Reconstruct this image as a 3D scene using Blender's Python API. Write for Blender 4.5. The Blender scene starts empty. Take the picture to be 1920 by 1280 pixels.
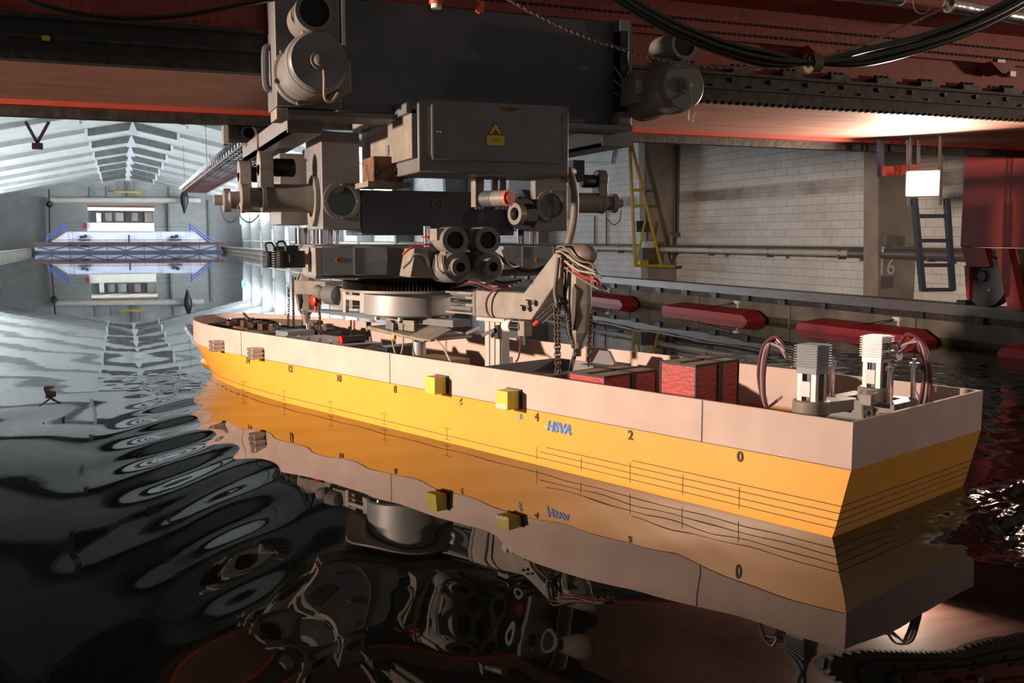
import bpy, bmesh, math, random
import numpy as np
from mathutils import Vector, Matrix
random.seed(5)
SC = bpy.context.scene
COL = SC.collection
PI = math.pi

# ---------------------------------------------------------------- camera, world, light, exposure
F = 1830.0; YH = 447.0; VX = 228.0; H = 1.25
PITCH = math.atan((640 - YH) / F)
YAW = math.atan((960 - VX) / math.hypot(F, 640 - YH))
cd = bpy.data.cameras.new('camera'); cam = bpy.data.objects.new('camera', cd); COL.objects.link(cam)
cd.sensor_width = 36.0; cd.lens = F / 1920 * 36.0; cd.clip_start = 0.05; cd.clip_end = 400
cam.location = (0, 0, H); cam.rotation_euler = (PI / 2 - PITCH, 0, -YAW)
SC.camera = cam

w = bpy.data.worlds.new('world'); SC.world = w; w.use_nodes = True
w.node_tree.nodes['Background'].inputs[0].default_value = (0.70, 0.67, 0.68, 1)
w.node_tree.nodes['Background'].inputs[1].default_value = 0.30

def area_light(name, loc, target, size, power, color, size_y=None, spread=PI):
    l = bpy.data.lights.new(name, 'AREA'); l.energy = power; l.color = color
    l.shape = 'RECTANGLE'; l.size = size; l.size_y = size_y or size; l.spread = spread
    o = bpy.data.objects.new(name, l); COL.objects.link(o); o.location = loc
    o.rotation_euler = (Vector(target) - Vector(loc)).to_track_quat('-Z', 'Y').to_euler()
    return o
WARM = (1.0, 0.77, 0.60)
FLOOD_LEFT = Vector((-6.8, 5.9, 2.0)); FLOOD_RIGHT = Vector((7.02, 7.2, 1.765))
area_light('flood_left_light', FLOOD_LEFT + Vector((0.12, -0.03, -0.01)), (2.3, 6.3, 0.4), 0.3, 780, WARM, 0.2, 2.2)
FLOOD_FRONT = Vector((9.9, 2.0, 2.2))
area_light('flood_front_light', FLOOD_FRONT + Vector((-.08, .06, 0)), (5.0, 6.0, 2.0), 0.22, 70, WARM, 0.2)
area_light('flood_right_light', FLOOD_RIGHT + Vector((-0.12, -0.08, 0.0)), (2.5, 4.5, 1.6), 0.22, 120, WARM, 0.2)
SC.view_settings.view_transform = 'Standard'; SC.view_settings.look = 'None'
SC.view_settings.exposure = 0.0; SC.view_settings.gamma = 1.0; SC.view_settings.use_curve_mapping = False
SC.cycles.max_bounces = 8; SC.cycles.use_denoising = True
SC.cycles.sample_clamp_indirect = 6.0

# ---------------------------------------------------------------- geometry of the view: pixel + known plane -> point
def ray(x, y):
    u = (x - 960) / F; v = (640 - y) / F
    fy = math.cos(PITCH) + v * math.sin(PITCH); fz = -math.sin(PITCH) + v * math.cos(PITCH)
    c, s = math.cos(YAW), math.sin(YAW)
    return Vector((u * c + fy * s, -u * s + fy * c, fz))
CAM = Vector((0, 0, H))
def atY(x, y, Y): d = ray(x, y); return CAM + d * (Y / d.y)
def atX(x, y, X): d = ray(x, y); return CAM + d * (X / d.x)
def atZ(x, y, Z): d = ray(x, y); return CAM + d * ((Z - H) / d.z)
# ship frame: origin at the near stern corner, x = across (away from camera), y = towards the bow
PHI = math.radians(20.5)
SHIP = Matrix.Translation((2.75, 3.14, 0)) @ Matrix.Rotation(PHI, 4, 'Z')
SHIPI = SHIP.inverted()
def atW(x, y, wv):
    o = SHIPI @ CAM; d = SHIPI.to_3x3() @ ray(x, y)
    return o + d * ((wv - o.x) / d.x)
def shipw(x, y, z): return SHIP @ Vector((x, y, z))
def pxm(Y, X=2.0): return (X * math.sin(YAW) + Y * math.cos(YAW)) / F   # metres per pixel there

# ---------------------------------------------------------------- materials
def mat(name, col, rough=0.6, metal=0.0, var=0.12, scale=6.0, bump=0.0, dark=None, spec=0.5, stretch=None):
    m = bpy.data.materials.new(name); m.use_nodes = True; n = m.node_tree.nodes; L = m.node_tree.links
    b = n['Principled BSDF']; b.inputs['Roughness'].default_value = rough; b.inputs['Metallic'].default_value = metal
    b.inputs['Specular IOR Level'].default_value = spec
    tc = n.new('ShaderNodeTexCoord'); src = tc.outputs['Object']
    if stretch:
        mp = n.new('ShaderNodeMapping'); mp.inputs['Scale'].default_value = stretch
        L.new(src, mp.inputs['Vector']); src = mp.outputs['Vector']
    nz = n.new('ShaderNodeTexNoise'); nz.inputs['Scale'].default_value = scale; nz.inputs['Detail'].default_value = 6
    L.new(src, nz.inputs['Vector'])
    rp = n.new('ShaderNodeValToRGB'); L.new(nz.outputs['Fac'], rp.inputs['Fac'])
    d = dark if dark else tuple(c * (1 - var * 2) for c in col)
    rp.color_ramp.elements[0].position = 0.3; rp.color_ramp.elements[1].position = 0.68
    rp.color_ramp.elements[0].color = (*d, 1); rp.color_ramp.elements[1].color = (*col, 1)
    L.new(rp.outputs['Color'], b.inputs['Base Color'])
    if bump:
        bp = n.new('ShaderNodeBump'); bp.inputs['Strength'].default_value = bump; bp.inputs['Distance'].default_value = 0.02
        L.new(nz.outputs['Fac'], bp.inputs['Height']); L.new(bp.outputs['Normal'], b.inputs['Normal'])
    return m
def emit(name, col, s):
    m = bpy.data.materials.new(name); m.use_nodes = True; b = m.node_tree.nodes['Principled BSDF']
    b.inputs['Base Color'].default_value = (*col, 1)
    b.inputs['Emission Color'].default_value = (*col, 1); b.inputs['Emission Strength'].default_value = s
    return m
def brick_mat(name, c1, c2, mortar, bw, bh, axes, band=None, rough=0.85):
    m = bpy.data.materials.new(name); m.use_nodes = True; n = m.node_tree.nodes; L = m.node_tree.links
    b = n['Principled BSDF']; b.inputs['Roughness'].default_value = rough
    tc = n.new('ShaderNodeTexCoord'); sp = n.new('ShaderNodeSeparateXYZ'); cb = n.new('ShaderNodeCombineXYZ')
    L.new(tc.outputs['Object'], sp.inputs[0]); L.new(sp.outputs[axes[0]], cb.inputs[0]); L.new(sp.outputs[axes[1]], cb.inputs[1])
    br = n.new('ShaderNodeTexBrick'); L.new(cb.outputs[0], br.inputs['Vector'])
    br.inputs['Scale'].default_value = 1.0; br.inputs['Brick Width'].default_value = bw; br.inputs['Row Height'].default_value = bh
    br.inputs['Mortar Size'].default_value = 0.006; br.inputs['Mortar Smooth'].default_value = 0.3
    br.inputs['Color1'].default_value = (*c1, 1); br.inputs['Color2'].default_value = (*c2, 1); br.inputs['Mortar'].default_value = (*mortar, 1)
    nz = n.new('ShaderNodeTexNoise'); nz.inputs['Scale'].default_value = 1.6; nz.inputs['Detail'].default_value = 7
    L.new(tc.outputs['Object'], nz.inputs['Vector'])
    rp = n.new('ShaderNodeValToRGB'); rp.color_ramp.elements[0].position = .3; rp.color_ramp.elements[1].position = .7
    rp.color_ramp.elements[0].color = (.84, .83, .81, 1); rp.color_ramp.elements[1].color = (1, 1, 1, 1)
    L.new(nz.outputs['Fac'], rp.inputs['Fac'])
    mx = n.new('ShaderNodeMix'); mx.data_type = 'RGBA'; mx.blend_type = 'MULTIPLY'; mx.inputs['Factor'].default_value = 1
    L.new(br.outputs['Color'], mx.inputs['A']); L.new(rp.outputs['Color'], mx.inputs['B']); out = mx.outputs['Result']
    if band:   # a dirty brown course running along the wall
        z0, z1, colr = band
        a = n.new('ShaderNodeMapRange'); a.inputs[1].default_value = z0 - .03; a.inputs[2].default_value = z0 + .03
        c = n.new('ShaderNodeMapRange'); c.inputs[1].default_value = z1 + .03; c.inputs[2].default_value = z1 - .03
        L.new(sp.outputs[2], a.inputs[0]); L.new(sp.outputs[2], c.inputs[0])
        mu = n.new('ShaderNodeMath'); mu.operation = 'MULTIPLY'; L.new(a.outputs[0], mu.inputs[0]); L.new(c.outputs[0], mu.inputs[1])
        n2 = n.new('ShaderNodeTexNoise'); n2.inputs['Scale'].default_value = 1.1; L.new(tc.outputs['Object'], n2.inputs['Vector'])
        mr = n.new('ShaderNodeMapRange'); mr.inputs[1].default_value = .35; mr.inputs[2].default_value = .65; mr.inputs[3].default_value = .35
        L.new(n2.outputs['Fac'], mr.inputs[0])
        m3 = n.new('ShaderNodeMath'); m3.operation = 'MULTIPLY'; L.new(mu.outputs[0], m3.inputs[0]); L.new(mr.outputs[0], m3.inputs[1])
        mx2 = n.new('ShaderNodeMix'); mx2.data_type = 'RGBA'; L.new(m3.outputs[0], mx2.inputs['Factor'])
        L.new(out, mx2.inputs['A']); mx2.inputs['B'].default_value = (*colr, 1); out = mx2.outputs['Result']
    L.new(out, b.inputs['Base Color'])
    bp = n.new('ShaderNodeBump'); bp.inputs['Strength'].default_value = .5; bp.inputs['Distance'].default_value = .01
    L.new(br.outputs['Fac'], bp.inputs['Height']); bp.invert = True; L.new(bp.outputs['Normal'], b.inputs['Normal'])
    return m

M = {}
M['steel_dark'] = mat('dark_grey_paint', (.15, .15, .155), .5, 0, .08, 5)
M['steel_navy'] = mat('navy_grey_paint', (.078, .086, .10), .5, 0, .08, 5)
M['steel_grey'] = mat('grey_paint', (.20, .195, .195), .45, 0, .10, 8)
M['steel_blue'] = mat('blue_grey_paint', (.23, .26, .30), .45, 0, .08, 7)
M['motor'] = mat('motor_grey_paint', (.215, .20, .185), .42, 0, .14, 9)
M['motor_face'] = mat('motor_face_paint', (.19, .19, .19), .45, 0, .10, 9)
M['black'] = mat('black_rubber', (.012, .012, .013), .45, 0, .1, 8)
M['hole'] = mat('black_grille', (.006, .006, .006), .8, 0, .1, 30)
M['tan'] = mat('beige_paint', (.28, .245, .21), .5, 0, .16, 8)
M['alu'] = mat('aluminium', (.50, .47, .44), .35, .7, .08, 12)
M['alu_white'] = mat('pale_aluminium', (.50, .47, .43), .42, .25, .06, 12)
M['chrome'] = mat('chrome', (.85, .85, .88), .09, 1, .03, 5)
M['drum'] = mat('brushed_steel_drum', (.36, .35, .36), .5, .35, .08, 6)
M['rust'] = mat('rusty_iron', (.20, .105, .055), .8, .1, .3, 14, .4, dark=(.05, .03, .02))
M['wood'] = mat('weathered_wood', (.36, .22, .12), .75, 0, .2, 10, stretch=(1, 6, 6))
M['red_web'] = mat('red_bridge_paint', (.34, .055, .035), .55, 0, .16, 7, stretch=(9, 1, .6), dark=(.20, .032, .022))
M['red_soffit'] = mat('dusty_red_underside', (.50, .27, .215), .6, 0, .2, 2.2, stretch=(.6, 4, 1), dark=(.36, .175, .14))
M['red_flange'] = mat('red_flange_paint', (.36, .05, .03), .5, 0, .1, 6)
M['red_leg'] = mat('red_leg_paint', (.33, .035, .025), .5, 0, .1, 4)
M['rack'] = mat('greasy_black_iron', (.035, .03, .025), .5, .2, .3, 12, .4, dark=(.012, .01, .009))
M['rack_rust'] = mat('greasy_brown_iron', (.055, .036, .026), .6, .2, .3, 12, .5, dark=(.016, .012, .01))
M['yellow_hull'] = mat('yellow_hull_paint', (.85, .385, .055), .34, 0, .03, 3)
M['bulwark'] = mat('bare_plywood_bulwark', (.62, .46, .405), .7, 0, .10, 5, .05, dark=(.53, .385, .34))
M['bulwark_edge'] = mat('bulwark_edge_wood', (.66, .50, .42), .7, 0, .05, 6)
M['deck'] = mat('dirty_deck', (.13, .085, .055), .7, 0, .2, 4)
M['line'] = mat('dark_marking_ink', (.06, .03, .012), .6, 0, .05, 20)
M['blue_sticker'] = mat('blue_sticker', (.06, .20, .62), .45, 0, .05, 20)
M['white_sticker'] = mat('white_sticker', (.75, .75, .78), .5, 0, .05, 20)
M['yellow_block'] = mat('yellow_green_block', (.62, .56, .06), .5, 0, .08, 12)
M['sign_yellow'] = mat('warning_yellow', (.62, .46, .03), .5, 0, .03, 12)
M['orange'] = mat('orange_logo', (.55, .22, .03), .5, 0, .03, 20)
M['red_box'] = mat('scuffed_red_paint', (.50, .022, .022), .5, 0, .2, 26, .2, dark=(.30, .03, .025), stretch=(1, 1, 2))
M['cardboard'] = mat('worn_plywood_lid', (.30, .20, .13), .75, 0, .15, 8)
M['strap'] = mat('black_strap', (.02, .018, .018), .6, 0, .1, 20)
M['red'] = mat('red_paint', (.55, .025, .02), .45, 0, .08, 10)
M['red_cap'] = mat('orange_red_cap', (.70, .12, .05), .45, 0, .05, 10)
M['brown_hose'] = mat('grey_brown_hose', (.20, .155, .125), .55, 0, .1, 12)
M['violet_hose'] = mat('violet_hose', (.16, .05, .085), .35, 0, .08, 12)
M['pale_hose'] = mat('pale_cable', (.40, .33, .27), .5, 0, .08, 12)
M['rope'] = mat('twisted_rope', (.30, .20, .14), .9, 0, .3, 60, .6)
M['concrete'] = mat('stained_concrete', (.22, .195, .165), .85, 0, .25, 2.4, .3, dark=(.10, .085, .07))

M['concrete_frame'] = mat('frame_concrete', (.27, .28, .28), .85, 0, .12, 2, .1)
M['pilaster'] = mat('pilaster_concrete', (.36, .31, .275), .85, 0, .14, 2.2, .15)
M['gusset'] = mat('grey_gusset', (.50, .53, .55), .7, 0, .06, 3)
M['frame_shaded'] = mat('shaded_frame_concrete', (.115, .12, .12), .85, 0, .2, 3, .1)  # shade on the central rafter faces painted in as a darker concrete
M['plaster'] = mat('white_paint', (.78, .79, .78), .6, 0, .05, 3)
M['tray_grey'] = mat('grey_white_tray', (.42, .40, .38), .5, 0, .1, 5)
M['cream'] = mat('cream_paint', (.80, .76, .66), .6, 0, .05, 2)
M['lilac'] = mat('pale_blue_white_paint', (.66, .68, .82), .55, 0, .04, 2)
M['brick'] = brick_mat('white_painted_block', (.86, .86, .88), (.79, .79, .80), (.50, .49, .48), .36, .142, (1, 2), (2.02, 2.26, (.25, .21, .17)))
M['concrete_roof'] = brick_mat('concrete_roof_planks', (.58, .60, .59), (.52, .54, .53), (.26, .27, .27), 5.2, 1.18, (0, 1))
M['brick_far'] = brick_mat('grey_block', (.44, .45, .45), (.40, .41, .41), (.30, .30, .30), .8, .33, (0, 2))
M['pipe'] = mat('white_pipe', (.60, .56, .50), .5, 0, .08, 3)
M['conduit'] = mat('brown_conduit', (.14, .115, .095), .6, 0, .1, 6)
M['yellow'] = mat('yellow_paint', (.55, .40, .03), .5, 0, .08, 6)
M['rail'] = mat('grey_rail_steel', (.17, .15, .145), .45, .3, .1, 3)
M['blue_steel'] = mat('dark_blue_paint', (.035, .045, .08), .5, 0, .08, 6)
M['blue'] = mat('blue_paint', (.05, .09, .34), .5, 0, .06, 6)
M['lightblue'] = mat('light_blue_panel', (.16, .42, .70), .5, 0, .04, 6)
M['maroon'] = mat('maroon_paint', (.075, .022, .02), .5, 0, .08, 4)
M['wine'] = mat('wine_cloth', (.17, .012, .04), .8, 0, .05, 4)
M['brown'] = mat('brown_paint', (.17, .07, .045), .5, 0, .08, 4)
M['glass'] = mat('dark_window_glass', (.10, .13, .12), .08, 0, .2, .8)
M['moss'] = mat('mossy_waterline', (.08, .085, .04), .8, 0, .3, 5, .3)
M['duct'] = mat('silver_duct_foil', (.62, .62, .62), .25, .9, .15, 12, .4)
M['cable'] = mat('glossy_black_cable', (.014, .013, .013), .22, 0, .05, 8)
M['green'] = mat('green_tape', (.09, .10, .035), .6, 0, .1, 12)
M['ground'] = mat('ledge_concrete', (.22, .20, .17), .85, 0, .2, 2)
M['rail_red'] = mat('faded_red_lattice', (.17, .055, .05), .6, 0, .15, 6)
M['pane'] = emit('daylight_pane', (.86, .94, 1.0), 44.0)
M['lamp_glass'] = emit('floodlight_glass', (1.0, .80, .58), 17.0)

# ---------------------------------------------------------------- mesh builder
class MB:
    def __init__(s): s.v = []; s.f = []
    def add(s, vs, fs):
        o = len(s.v); s.v += [Vector(v) for v in vs]; s.f += [tuple(i + o for i in f) for f in fs]; return s
    def box(s, x0, x1, y0, y1, z0, z1):
        return s.add([(x0,y0,z0),(x1,y0,z0),(x1,y1,z0),(x0,y1,z0),(x0,y0,z1),(x1,y0,z1),(x1,y1,z1),(x0,y1,z1)],
                     [(0,3,2,1),(4,5,6,7),(0,1,5,4),(1,2,6,5),(2,3,7,6),(3,0,4,7)])
    def beam(s, p0, p1, wd, ht, up=(0,0,1)):          # a bar of rectangular section between two points
        p0 = Vector(p0); p1 = Vector(p1); d = (p1 - p0).normalized(); u = Vector(up)
        if abs(d.dot(u)) > .98: u = Vector((0, 1, 0))
        a = d.cross(u).normalized() * wd / 2; c = a.cross(d).normalized() * ht / 2
        vs = [p + q for p in (p0, p1) for q in (-a-c, a-c, a+c, -a+c)]
        return s.add(vs, [(0,1,2,3),(7,6,5,4),(0,4,5,1),(1,5,6,2),(2,6,7,3),(3,7,4,0)])
    def rings(s, rs, close=True, caps=True):
        n = len(rs[0]); o = len(s.v)
        for r in rs: s.v += [Vector(p) for p in r]
        for i in range(len(rs) - 1):
            for j in range(n if close else n - 1):
                k = (j + 1) % n
                s.f.append((o+i*n+j, o+i*n+k, o+(i+1)*n+k, o+(i+1)*n+j))
        if caps:
            s.f.append(tuple(o + j for j in reversed(range(n)))); s.f.append(tuple(o+(len(rs)-1)*n + j for j in range(n)))
        return s
    def frame(s, d):
        d = Vector(d).normalized(); u = Vector((0,0,1)) if abs(d.z) < .9 else Vector((0,1,0))
        a = d.cross(u).normalized(); return a, d.cross(a).normalized()
    def lathe(s, p0, p1, prof, seg=28):                # prof: (t along axis in metres, radius)
        p0 = Vector(p0); d = (Vector(p1) - p0).normalized(); a, b = s.frame(d)
        rs = [[p0 + d*t + (a*math.cos(2*PI*k/seg) + b*math.sin(2*PI*k/seg))*max(r, 1e-4) for k in range(seg)] for t, r in prof]
        return s.rings(rs)
    def cyl(s, p0, p1, r, r1=None, seg=24):
        l = (Vector(p1) - Vector(p0)).length
        return s.lathe(p0, p1, [(0, r), (l, r if r1 is None else r1)], seg)
    def annulus(s, c, d, ro, ri, depth, seg=32):       # ring with a hole, centre of its back face at c
        c = Vector(c); d = Vector(d).normalized(); a, b = s.frame(d)
        def rg(r, t): return [c + d*t + (a*math.cos(2*PI*k/seg) + b*math.sin(2*PI*k/seg))*r for k in range(seg)]
        return s.rings([rg(ri,0), rg(ro,0), rg(ro,depth), rg(ri,depth), rg(ri,0)], caps=False)
    def tube(s, pts, r, seg=10):
        pts = [Vector(p) for p in pts]; rs = []; ref = None
        for i, p in enumerate(pts):
            d = (pts[min(i+1, len(pts)-1)] - pts[max(i-1, 0)]).normalized()
            if ref is None: a, _ = s.frame(d)
            else: a = (ref - d * ref.dot(d)).normalized()
            ref = a; b = d.cross(a)
            rr = r[i] if isinstance(r, (list, tuple)) else r
            rs.append([p + (a*math.cos(2*PI*k/seg) + b*math.sin(2*PI*k/seg))*rr for k in range(seg)])
        return s.rings(rs)
    def prism(s, poly, vec):
        poly = [Vector(p) for p in poly]; vec = Vector(vec)
        return s.rings([poly, [p + vec for p in poly]])
    def torus(s, c, n, major, minor, stretch=1.0, along=(0,0,1), seg=14, ms=6):
        c = Vector(c); n = Vector(n).normalized(); u = Vector(along); u = (u - n*u.dot(n)).normalized(); v = n.cross(u); rs = []
        for i in range(seg):
            t = 2*PI*i/seg; e = u*math.cos(t)*stretch + v*math.sin(t); ctr = c + e*major; en = (u*math.cos(t) + v*math.sin(t)).normalized()
            rs.append([ctr + (en*math.cos(2*PI*k/ms) + n*math.sin(2*PI*k/ms))*minor for k in range(ms)])
        rs.append(rs[0]); return s.rings(rs, caps=False)
    def build(s, name, m, parent=None, xf=None, bevel=0.0, smooth=0.6):
        me = bpy.data.meshes.new(name)
        vs = [xf @ v for v in s.v] if xf else s.v
        if parent is not None:
            inv = WM(parent).inverted(); vs = [inv @ v for v in vs]
        me.from_pydata([tuple(v) for v in vs], [], s.f); me.validate()
        bm = bmesh.new(); bm.from_mesh(me); bmesh.ops.recalc_face_normals(bm, faces=bm.faces); bm.to_mesh(me); bm.free()
        me.shade_smooth(); me.set_sharp_from_angle(angle=smooth)
        me.materials.append(M[m] if isinstance(m, str) else m)
        o = bpy.data.objects.new(name, me); COL.objects.link(o)
        if parent is not None: o.parent = parent
        if bevel:
            b = o.modifiers.new('bevel', 'BEVEL'); b.width = bevel; b.segments = 2; b.limit_method = 'ANGLE'; b.angle_limit = .7
        return o
def WM(o):
    m = Matrix.LocRotScale(o.location, o.rotation_euler, o.scale)
    return WM(o.parent) @ m if o.parent else m
def thing(name, label, cat, loc=(0,0,0), rotz=0.0, group=None):
    o = bpy.data.objects.new(name, None); COL.objects.link(o); o.empty_display_size = .1
    o.location = loc; o.rotation_euler = (0, 0, rotz); o['label'] = label; o['category'] = cat
    if group: o['group'] = group
    return o
def tag(o, label, cat, group=None, kind=None):
    o['label'] = label; o['category'] = cat
    if group: o['group'] = group
    if kind: o['kind'] = kind
    return o
def struct(o): o['kind'] = 'structure'; return o
def dup(root, loc, label, rotz=None):
    r = root.copy(); COL.objects.link(r); r.location = loc; r['label'] = label
    if rotz is not None: r.rotation_euler = (0, 0, rotz)
    for ch in root.children:
        c = ch.copy(); COL.objects.link(c); c.parent = r
        for g in ch.children:
            d = g.copy(); COL.objects.link(d); d.parent = c
    return r
def fbox(x0, y0, x1, y1, Y, depth, mb=None):           # box whose front face (towards the camera) lies in the plane Y
    ym = (y0+y1)/2; xm = (x0+x1)/2
    return (mb or MB()).box(atY(x0,ym,Y).x, atY(x1,ym,Y).x, Y, Y+depth, atY(xm,y1,Y).z, atY(xm,y0,Y).z)
def text_mb(body, size, origin, u, v, thick=0.001, shear=0.0, align='CENTER', bold=0.0):
    c = bpy.data.curves.new('t', 'FONT'); c.body = body; c.size = size; c.align_x = align; c.align_y = 'CENTER'; c.shear = shear; c.offset = bold; c.extrude = thick
    o = bpy.data.objects.new('t', c); COL.objects.link(o); bpy.context.view_layer.update()
    me = bpy.data.meshes.new_from_object(o.evaluated_get(bpy.context.evaluated_depsgraph_get()))
    u = Vector(u).normalized(); v = Vector(v).normalized(); n = u.cross(v); origin = Vector(origin)
    mb = MB(); mb.add([origin + u*p.co.x + v*p.co.y + n*(p.co.z+thick) for p in me.vertices], [tuple(f.vertices) for f in me.polygons])
    bpy.data.objects.remove(o); bpy.data.curves.remove(c); bpy.data.meshes.remove(me); return mb
def smooth_path(pts, n=8):
    pts = [Vector(p) for p in pts]; P = [pts[0]] + pts + [pts[-1]]; out = []
    for i in range(1, len(P)-2):
        p0, p1, p2, p3 = P[i-1:i+3]
        for k in range(n):
            t = k/n; out.append(.5*((2*p1) + (p2-p0)*t + (2*p0-5*p1+4*p2-p3)*t*t + (3*p1-p0-3*p2+p3)*t**3))
    out.append(pts[-1]); return out
exec_order = []

# ================================================================ THE HALL
XL, XR = -10.8, 11.5; YF = 101.0; YB = -9.0
TL, TR = -7.2, 9.1; LEDGE = 0.22
RIDGE_X, RIDGE_Z, EAVE_Z = 0.75, 7.2, 4.7
struct(MB().box(XR, XR+.3, YB, YF, 0, EAVE_Z+.4).build('wall_right', 'brick'))
PILY_WIN = 40.9
m = MB()                                                # left wall with its window band left open
m.box(XL-.3, XL, YB, YF, 0, 2.0); m.box(XL-.3, XL, YB, YF, 4.0, EAVE_Z+.4); m.box(XL-.3, XL, YB, PILY_WIN, 2.0, 4.0)
struct(m.build('wall_left', 'plaster'))
m = MB(); m.prism([(XL, YF, 0), (XR, YF, 0), (XR, YF, EAVE_Z+.4), (RIDGE_X, YF, RIDGE_Z+.3), (XL, YF, EAVE_Z+.4)], (0, .3, 0))
struct(m.build('wall_far', 'brick_far'))
m = MB()
m.prism([(XL-.3, YB, EAVE_Z), (RIDGE_X, YB, RIDGE_Z), (RIDGE_X, YB, RIDGE_Z+.2), (XL-.3, YB, EAVE_Z+.2)], (0, YF-YB, 0))
m.prism([(RIDGE_X, YB, RIDGE_Z), (XR+.3, YB, EAVE_Z), (XR+.3, YB, EAVE_Z+.2), (RIDGE_X, YB, RIDGE_Z+.2)], (0, YF-YB, 0))
struct(m.build('ceiling', 'concrete_roof'))
struct(MB().box(XL, TL-.3, YB, YF, -.3, LEDGE).build('floor', 'ground'))
struct(MB().box(TR+.3, XR, YB, YF, -.3, LEDGE).build('floor', 'ground'))
def roof_z(x):
    return RIDGE_Z - (RIDGE_Z-EAVE_Z) * ((RIDGE_X-x)/(RIDGE_X-XL) if x < RIDGE_X else (x-RIDGE_X)/(XR-RIDGE_X))
FR0, FRD = 19.11, 7.08
nw = 0
PILY = [FR0 - FRD + FRD*k for k in range(13)]
PT = .16
for k, y in enumerate([FR0-2*FRD] + PILY):
    # one portal frame: rafters, apex gusset, two tapered pilasters
    m = MB()
    for sgn, xe in ((-1, XL), (1, XR)):
        xj = RIDGE_X + sgn*2.2
        m.prism([(xe, y-.13, roof_z(xe)+.05), (xj, y-.13, roof_z(xj)+.02), (xj, y-.13, roof_z(xj)-.16), (xe, y-.13, roof_z(xe)-.22)], (0, .26, 0))
    struct(m.build('trim_%d' % (k*4+1), 'concrete_frame'))
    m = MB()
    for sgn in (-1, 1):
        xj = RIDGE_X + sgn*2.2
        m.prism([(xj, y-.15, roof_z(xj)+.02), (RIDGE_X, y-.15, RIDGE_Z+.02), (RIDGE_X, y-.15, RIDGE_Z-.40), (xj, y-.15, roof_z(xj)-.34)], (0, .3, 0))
    struct(m.build('trim_%d' % (k+140), 'frame_shaded'))
    m = MB()
    m.prism([(RIDGE_X-.28, y-.2, RIDGE_Z-.70), (RIDGE_X+.28, y-.2, RIDGE_Z-.70), (RIDGE_X+.04, y-.2, RIDGE_Z-.05), (RIDGE_X-.04, y-.2, RIDGE_Z-.05)], (0, .05, 0))
    for sgn in (-1, 1):
        xj = RIDGE_X + sgn*2.2
        m.prism([(xj-.07, y-.2, roof_z(xj)-.5), (xj+.07, y-.2, roof_z(xj)-.5), (xj+.07, y-.2, roof_z(xj)), (xj-.07, y-.2, roof_z(xj))], (0, .4, 0))
    struct(m.build('trim_%d' % (k*4+2), 'gusset'))
    for sgn, xe, nm in ((-1, XL, 3), (1, XR, 4)):
        m = MB()
        m.prism([(xe, y-PT, LEDGE-.02), (xe-sgn*.72, y-PT, LEDGE-.02), (xe-sgn*.92, y-PT, roof_z(xe-sgn*.92)+.02), (xe, y-PT, roof_z(xe)+.02)], (0, PT*2, 0))
        struct(m.build('trim_%d' % (k*4+nm), 'pilaster' if y < 30 else 'concrete_frame', bevel=.02))
for k in range(11):                                     # window bays of the left wall: daylight panes
    y0 = PILY[k]+.5; y1 = PILY[k+1]-.5
    if y0 < 40: continue
    nw += 1
    wn = struct(MB().box(XL-.2, XL-.17, y0, y1, 2.0, 4.0).build('window_%d' % nw, 'pane'))
    fr = MB()
    for t in range(7):
        yy = y0 + (y1-y0)*t/6; fr.box(XL-.16, XL-.1, yy-.04, yy+.04, 2.0, 4.0)
    for zz in (2.03, 3.0, 3.97): fr.box(XL-.16, XL-.1, y0, y1, zz-.04, zz+.04)
    fr.build('window_frame', 'concrete_frame', wn)
# gap pieces of left wall between bays
m = MB()
for y in PILY:
    if y > PILY_WIN + .6: m.box(XL-.3, XL, y-.5, y+.5, 2.0, 4.0)
struct(m.build('trim_90', 'plaster'))
# right side: high daylight strip above the pilasters of the far half
for k in range(4, 12):
    y0 = PILY[k]+.5; y1 = min(PILY[k]+FRD-.5, YF-.2); nw += 1
    struct(MB().box(XR-.04, XR-.01, y0, y1, 3.2, 4.4).build('window_%d' % nw, 'pane'))

# basin: walls, rails
m = MB().box(TR, TR+.3, YB, YF, -1.5, .27)
struct(m.build('wall_basin_right', 'concrete'))
struct(MB().box(TL-.3, TL, YB, YF, -1.5, .30).build('wall_basin_left', 'concrete'))
struct(MB().box(TL, TR, YF-3, YF, -1.5, .30).build('wall_basin_far', 'concrete'))
struct(MB().box(TL-.3, TR+.3, YB, YF, -1.6, -1.5).build('floor_basin', 'ground'))
struct(MB().box(TR-.012, TR, YB, YF, -.1, .07).build('trim_91', 'moss'))
m = MB()
for k in range(40):
    y = 2 + k*2.45; m.box(TR-.02, TR+.01, y-.02, y+.02, -.2, .27)
struct(m.build('trim_92', 'concrete'))
r = thing('carriage_rail', 'grey steel running rail along the top of right tank wall', 'rail', (TR+.12, YB, .27))
m = MB(); m.box(TR+.02, TR+.22, YB, YF, .35, .47); m.box(TR-.04, TR+.28, YB, YF, .455, .48)
m.build('rail_beam', 'rail', r)
m = MB()
for k in range(60):
    y = 3 + k*.9; m.box(TR-.02, TR+.2, y-.09, y+.09, .27, .355)
m.build('rail_chair', 'rack', r)['kind'] = 'stuff'
MB().box(TR+.01, TR+.24, YB, YF, .268, .352).build('rail_bed', 'rack_rust', r)
r2 = thing('carriage_rail', 'distant rail along the top of left tank wall', 'rail', (TL-.15, YB, .3))
MB().box(TL-.28, TL+.02, YB, YF, .30, .42).build('rail_beam', 'rail', r2)

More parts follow.
